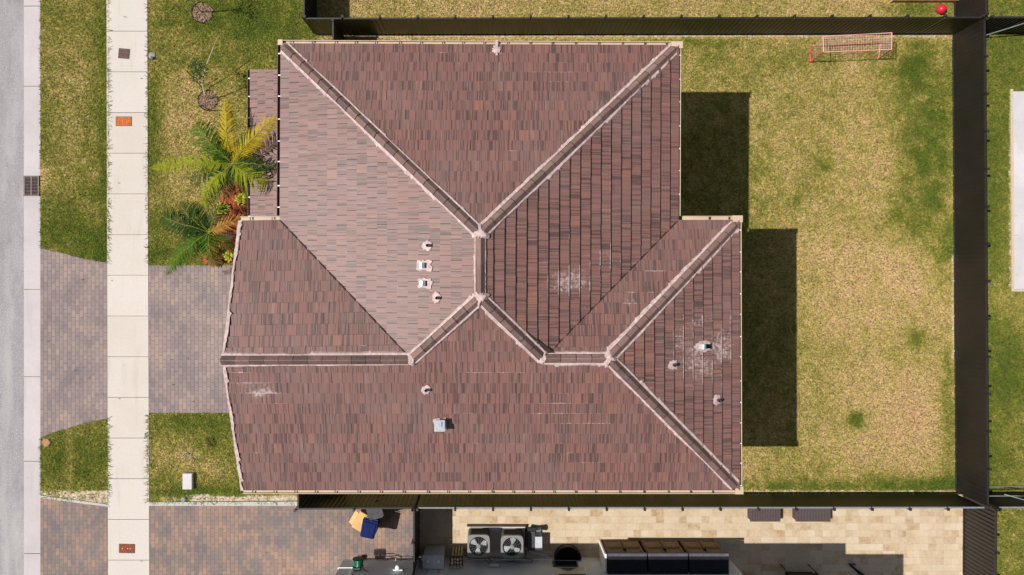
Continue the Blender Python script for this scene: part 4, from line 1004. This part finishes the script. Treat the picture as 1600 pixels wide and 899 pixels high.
# wall mounted things of the neighbour
t = thing('hose_reel', G(567, 873, 1.0), 'green hose on a dark reel fixed to the neighbour wall', 'hose reel')
b = MB(); b.tube([(0, .12, 0), (0, .40, 0)], .03, 10); b.box((0, .06, 0), (.20, .12, .30)); b.tube([(0, .12, 0), (0, .14, 0)], .20, 20); b.tube([(0, .38, 0), (0, .40, 0)], .20, 20); b.build('reel', M['dark'], t)
b = MB()
for i in range(5):
    y = .17 + i * .045; b.tube([(.17 * math.cos(R(a)), y, .17 * math.sin(R(a))) for a in range(0, 361, 20)], .024, 7)
b.build('hose', M['green_hose'], t)
b = MB(); b.tube([(.1, .2, .15), (.25, .22, .35), (.35, .15, .5), (.45, .1, .42)], .018, 6); b.build('hose_end', M['black'], t)
t = thing('wall_lamp', G(628, 873, 1.15), 'white wall lamp on the neighbour wall, right of the hose', 'lamp')
b = MB(); b.box((0, .04, -.1), (.34, .08, .34)); b.build('mount', M['stucco_light'], t)
b = MB(); b.lathe((0, .16, -.02), [(.05, 0), (.09, .05), (.09, .16), (.03, .2)], 14); b.build('shade', M['white'], t, smooth=True)
t = thing('floodlight', G(563, 871, .05), 'small white box at the neighbour wall corner', 'box'); b = MB(); b.box((0, .06, .12), (.14, .12, .22)); b.build('case', M['white'], t); b = MB(); b.tube([(.10, .06, .1), (.16, .06, .1)], .08, 12); b.build('dial', M['browndark'], t)
t = thing('hose_bib', G(620, 873, .30), 'coiled black hose and tap on the neighbour wall', 'tap')
b = MB(); b.tube([(0, 0, 0), (0, .12, 0), (.0, .12, -.1)], .025, 8); b.build('tap', M['galv'], t)
b = MB(); b.tube([(0, .12, -.1), (-.15, .16, .05), (-.3, .14, .18), (-.45, .1, .1), (-.55, .12, -.1), (-.7, .1, 0)], .018, 6); b.tube([(.0, .1, .0), (.2, .12, .15), (.4, .1, .05), (.55, .1, .12)], .016, 6); b.build('hose', M['black'], t)
t = thing('meter_cabinet', G(681, 870, .06), 'grey electric meter cabinet on the wall beside the pale poles', 'meter cabinet')
b = MB(); b.box((0, .27, .62), (.72, .46, 1.00)); b.build('case', M['boxgrey'], t)
b = MB(); b.box((0, .27, 1.13), (.76, .48, .03)); b.build('cover', M['boxgrey'], t)
for sx in (-.2, .2):
    b = MB(); b.lathe((sx, .30, 1.145), [(.05, 0), (.05, .03), (.02, .05)], 12); b.build('knob', M['white'], t)
    b = MB(); b.tube([(sx, .02, 1.1), (sx, .02, 1.6)], .02, 6); b.build('conduit', M['boxgrey'], t)
t = thing('pole_bundle', G(716, 866, .06), 'upright bundle of pale poles between the meter cabinet and the left air conditioner', 'poles')
b = MB()
for i in range(4):
    for j in range(3): b.tube([(-.18 + i * .11 + random.uniform(-.01, .01), .02 + j * .12, 0), (-.16 + i * .10, -.0 + j * .12, 1.15 + random.uniform(-.12, .05))], .042, 9)
b.build('poles', M['bamboo'], t); b = MB(); b.box((-.02, .14, .95), (.48, .38, .03)); b.build('strap', M['dark'], t)
# AC pad + condensers
t = thing('equipment_pad', G(776, 843, .06), 'white concrete pad under the two air conditioners', 'pad')
b = MB(); b.box((0, 0, .06), (88 / PXM, 46 / PXM, .12)); b.build('pad', M['walk'], t); b = MB(); b.box((0, 23.8 / PXM, .07), (92 / PXM, .06, .15)); b.box((44.8 / PXM, 0, .07), (.04, 46 / PXM, .13)); b.build('pad_edge', M['browndark'], t)
def condenser(loc, label, rot):
    t = thing('air_conditioner', loc, label, 'air conditioner', 'air conditioners on the concrete pad')
    def rr(h, r=.10, n=5):
        out = []
        for cx, cy, a0 in ((h - r, h - r, 0), (-h + r, h - r, 90), (-h + r, -h + r, 180), (h - r, -h + r, 270)):
            for i in range(n + 1): a = R(a0 + 90 * i / n); out.append((cx + r * math.cos(a), cy + r * math.sin(a)))
        return out
    b = MB(); b.prism(rr(.38), .0, .70)
    for i in range(14): b.prism(rr(.388), .04 + i * .048, .055 + i * .048)
    b.build('coil_body', M['acdark'], t)
    b = MB(); b.prism(rr(.405), 0, .05); b.build('base_pan', M['ac'], t)
    # top: ring plate with hole
    b = MB(); o_ = []; n = 48; r = .345
    for i in range(n):
        a = 6.28319 * i / n; q = .41 / (abs(math.cos(a)) ** 6 + abs(math.sin(a)) ** 6) ** (1 / 6); o_.append((q * math.cos(a), q * math.sin(a)))
    inn = [(r * math.cos(math.atan2(y, x)), r * math.sin(math.atan2(y, x))) for x, y in o_]
    for i in range(n):
        j = (i + 1) % n
        b.quad((*o_[i], .80), (*o_[j], .80), (*inn[j], .80), (*inn[i], .80)); b.quad((*o_[i], .68), (*o_[j], .68), (*o_[j], .80), (*o_[i], .80)); b.quad((*inn[i], .60), (*inn[j], .60), (*inn[j], .80), (*inn[i], .80))
    b.build('top_cover', M['ac'], t)
    b = MB(); b.lathe((0, 0, .715), [(.34, 0), (.34, .004)], 24); b.build('fan_well', M['hole'], t)
    b = MB()
    for i in range(3):
        a = rot + i * 2.094; pts = [(.05, a - .35), (.29, a - .38), (.325, a + .05), (.30, a + .42), (.05, a + .4)]; vs = [(q * math.cos(w), q * math.sin(w), .735 + .03 * math.sin(w - a)) for q, w in pts]; b.quad(*vs)
    b.lathe((0, 0, .73), [(.07, 0), (.07, .05), (.03, .06)], 14); b.build('fan', M['galv'], t, fix=False)
    b = MB()
    for rad in (.10, .17, .24, .30): b.tube([(rad * math.cos(R(a)), rad * math.sin(R(a)), .812) for a in range(0, 361, 15)], .0025, 4, cap=False)
    for i in range(16): a = i * math.pi / 8; b.tube([(.06 * math.cos(a), .06 * math.sin(a), .818), (.315 * math.cos(a), .315 * math.sin(a), .808)], .004, 4)
    b.lathe((0, 0, .81), [(.07, 0), (.07, .02)], 14); b.build('grille', M['ac'], t)
condenser(G(748.5, 838.5, .18), 'left air conditioner with round fan grille, nearer the pale poles', .4)
condenser(G(799, 839.5, .18), 'right air conditioner with round fan grille, nearer the pump', 1.4)
t = thing('pump', G(834, 838, .06), 'dark pump and filter case right of the right air conditioner', 'pump')
b = MB(); b.box((-.12, 0, .22), (.28, .70, .44)); b.tube([(-.25, .36, .3), (.25, .36, .3)], .12, 12); b.build('housing', M['dark'], t)
b = MB(); b.box((.15, -.08, .24), (.26, .50, .48)); b.build('case', M['boxgrey'], t)
t = thing('cable', G(790, 868, .3), 'black cables looping from the air conditioners to the wall socket', 'cable')
b = MB(); b.tube([(-.85, .3, .1), (-.6, .08, .3), (-.45, .06, .62), (-.3, .06, .5), (.1, .06, .45), (.5, .05, .48), (.95, .06, .5), (1.0, .06, .3), (.75, .08, .2), (.5, .2, 0)], .014, 6); b.tube([(-.95, .3, .1), (-.75, .06, .35), (-.5, .05, .68)], .014, 6)
b.tube([(.3, .3, .1), (.3, .06, .3), (.2, .06, .48)], .012, 6); b.build('loops', M['black'], t)
b = MB(); b.box((-.42, .06, .72), (.32, .08, .14)); b.build('socket', M['boxgrey'], t)
t = thing('wall_conduit', G(840, 868, .1), 'pale pipe running along the wall foot right of the pad', 'pipe'); b = MB(); b.tube([(-.7, .5, .12), (-.2, .2, .12), (.35, .08, .1), (.38, .08, .5)], .03, 8); b.build('pipe', M['boxgrey'], t)
t = thing('round_planter', G(886, 870, .06), 'black half round tub against the grey wall left of the brown sheds', 'tub')
b = MB(); n = 24; prof = [(.505 * math.cos(R(180 * i / n)), .50 * math.sin(R(180 * i / n)) + .01) for i in range(n + 1)]; b.prism(prof, 0, .30); b.build('tub', M['black'], t)
b = MB(); b.tube([(x, y, .30) for x, y in prof], .018, 6); b.build('rim', M['dark'], t)
b = MB(); b.prism([(x * .9, y * .9 + .02) for x, y in prof], .301, .306); b.build('content', M['hole'], t)
# storage sheds
for i, (x0, x1, lb) in enumerate(((939, 996.5, 'left brown storage shed of the three along the grey wall'), (998.5, 1057, 'middle brown storage shed of the three along the grey wall'), (1059, 1117, 'right brown storage shed of the three, nearest the patio chair'))):
    w_ = (x1 - x0) / PXM; t = thing('storage_shed', G((x0 + x1) / 2, 869, .06), lb, 'storage shed', 'brown storage sheds along the wall')
    dp = 25.5 / PXM; hh = 1.45
    b = MB(); b.box((0, dp / 2, hh / 2), (w_ - .02, dp - .04, hh)); b.build('body', M['browndark'], t)
    for sx in (-1, 1):
        b = MB(); cx = sx * (w_ / 4 - .01); b.box((cx, dp + .0, hh / 2 + .02), (w_ / 2 - .06, .04, hh - .06))
        for (zz, h2) in ((hh * .30, hh * .42), (hh * .76, hh * .34)):
            for (ox, oz, sx_, sz_) in ((0, h2 / 2, w_ / 2 - .16, .05), (0, -h2 / 2, w_ / 2 - .16, .05), (-(w_ / 4 - .10), 0, .05, h2), ((w_ / 4 - .10), 0, .05, h2)): b.box((cx + ox, dp + .028, zz + oz), (sx_, .025, sz_))
        d_ = b.build('door', M['brown'], t)
    b = MB(); b.box((0, dp + .05, hh * .62), (.10, .05, .22)); b.build('handle', M['black'], t)
    b = MB(); b.box((0, dp + .05, hh + .05), (w_ - .005, .10, .12)); b.build('lid_edge', M['lidedge'], t)
    b = MB(); b.box((0, dp / 2 - .01, hh + .05), (w_ - .005, dp, .12)); b.build('lid', M['lid'], t)
b = MB(); b.prism(gp((935.5, 842), (938, 842), (938, 869), (935.5, 869)), .06, 1.5); o = b.build('side_board', M['stucco_light']); tag(o, 'pale upright board at the left side of the left shed', 'board')
# deck boxes by the fence
for x0, x1, lb in ((1166, 1213, 'dark slatted deck box against the patio fence, left of the pair'), (1236, 1290, 'dark slatted deck box against the patio fence, right of the pair')):
    w_ = (x1 - x0) / PXM; t = thing('deck_box', G((x0 + x1) / 2, 796, .06), lb, 'deck box', 'deck boxes against the fence')
    b = MB(); b.box((0, .02, .16), (w_ - .04, .62, .32)); b.build('box', M['wicker'], t)
    b = MB(); k_ = 12
    for i in range(k_): b.box((-w_ / 2 + (i + .5) * w_ / k_, .02, .335), (w_ / k_ - .012, .70, .03))
    b.build('lid', M['wicker'], t)
# patio chair and folded thing in the shade
t = thing('patio_chair', G(1240, 886, .06), 'dark patio chair in the shade at the bottom edge', 'chair')
b = MB(); b.box((0, .05, .86), (1.0, .04, .30), rx=.2); b.build('backrest', M['black'], t)
b = MB(); b.box((0, -.3, .42), (1.0, .6, .06)); b.build('seat', M['black'], t)
for sx in (-.52, .52):
    b = MB(); b.tube([(sx, .12, 0), (sx, .08, .98)], .022, 6); b.tube([(sx, -.6, 0), (sx, -.6, .62), (sx, .1, .66)], .022, 6); b.build('side_frame', M['black'], t)
t = thing('folded_umbrella', G(1325, 880, .06), 'dark folded parasol lying in the shade, lower right patio', 'parasol')
b = MB(); b.tube([(0, 0, .12), (.5, -.45, .12), (1.1, -1.0, .1)], [.05, .085, .05], 10); b.build('canopy', M['black'], t); b = MB(); b.tube([(-.06, .05, .12), (.02, 0, .12)], .03, 8); b.tube([(0, .02, .12), (.18, .02, .12)], .04, 8); b.build('pole', M['dark'], t)

b = MB()
for i in range(260):
    if random.random() < .6: x, y = random.uniform(1160, 1480), random.uniform(70, 760)
    else: x, y = random.choice([(random.uniform(66, 165), random.uniform(0, 770)), (random.uniform(236, 340), random.uniform(0, 770)), (random.uniform(240, 640), random.uniform(795, 895)), (random.uniform(40, 230), random.uniform(0, 890))])
    q = G(x, y, .10 + random.random() * .02); a = random.uniform(0, 6.28); l_ = random.uniform(.012, .045); d = Vector((math.cos(a), math.sin(a), random.uniform(-.2, .2))) * l_; e = Vector((-d.y, d.x, 0)) * .4
    b.quad(q - d, q + e, q + d, q - e)
tag(b.build('leaf_litter', M['stake'], fix=False), 'tiny dark leaves and bits scattered on lawn and paving', 'leaves', kind='stuff')
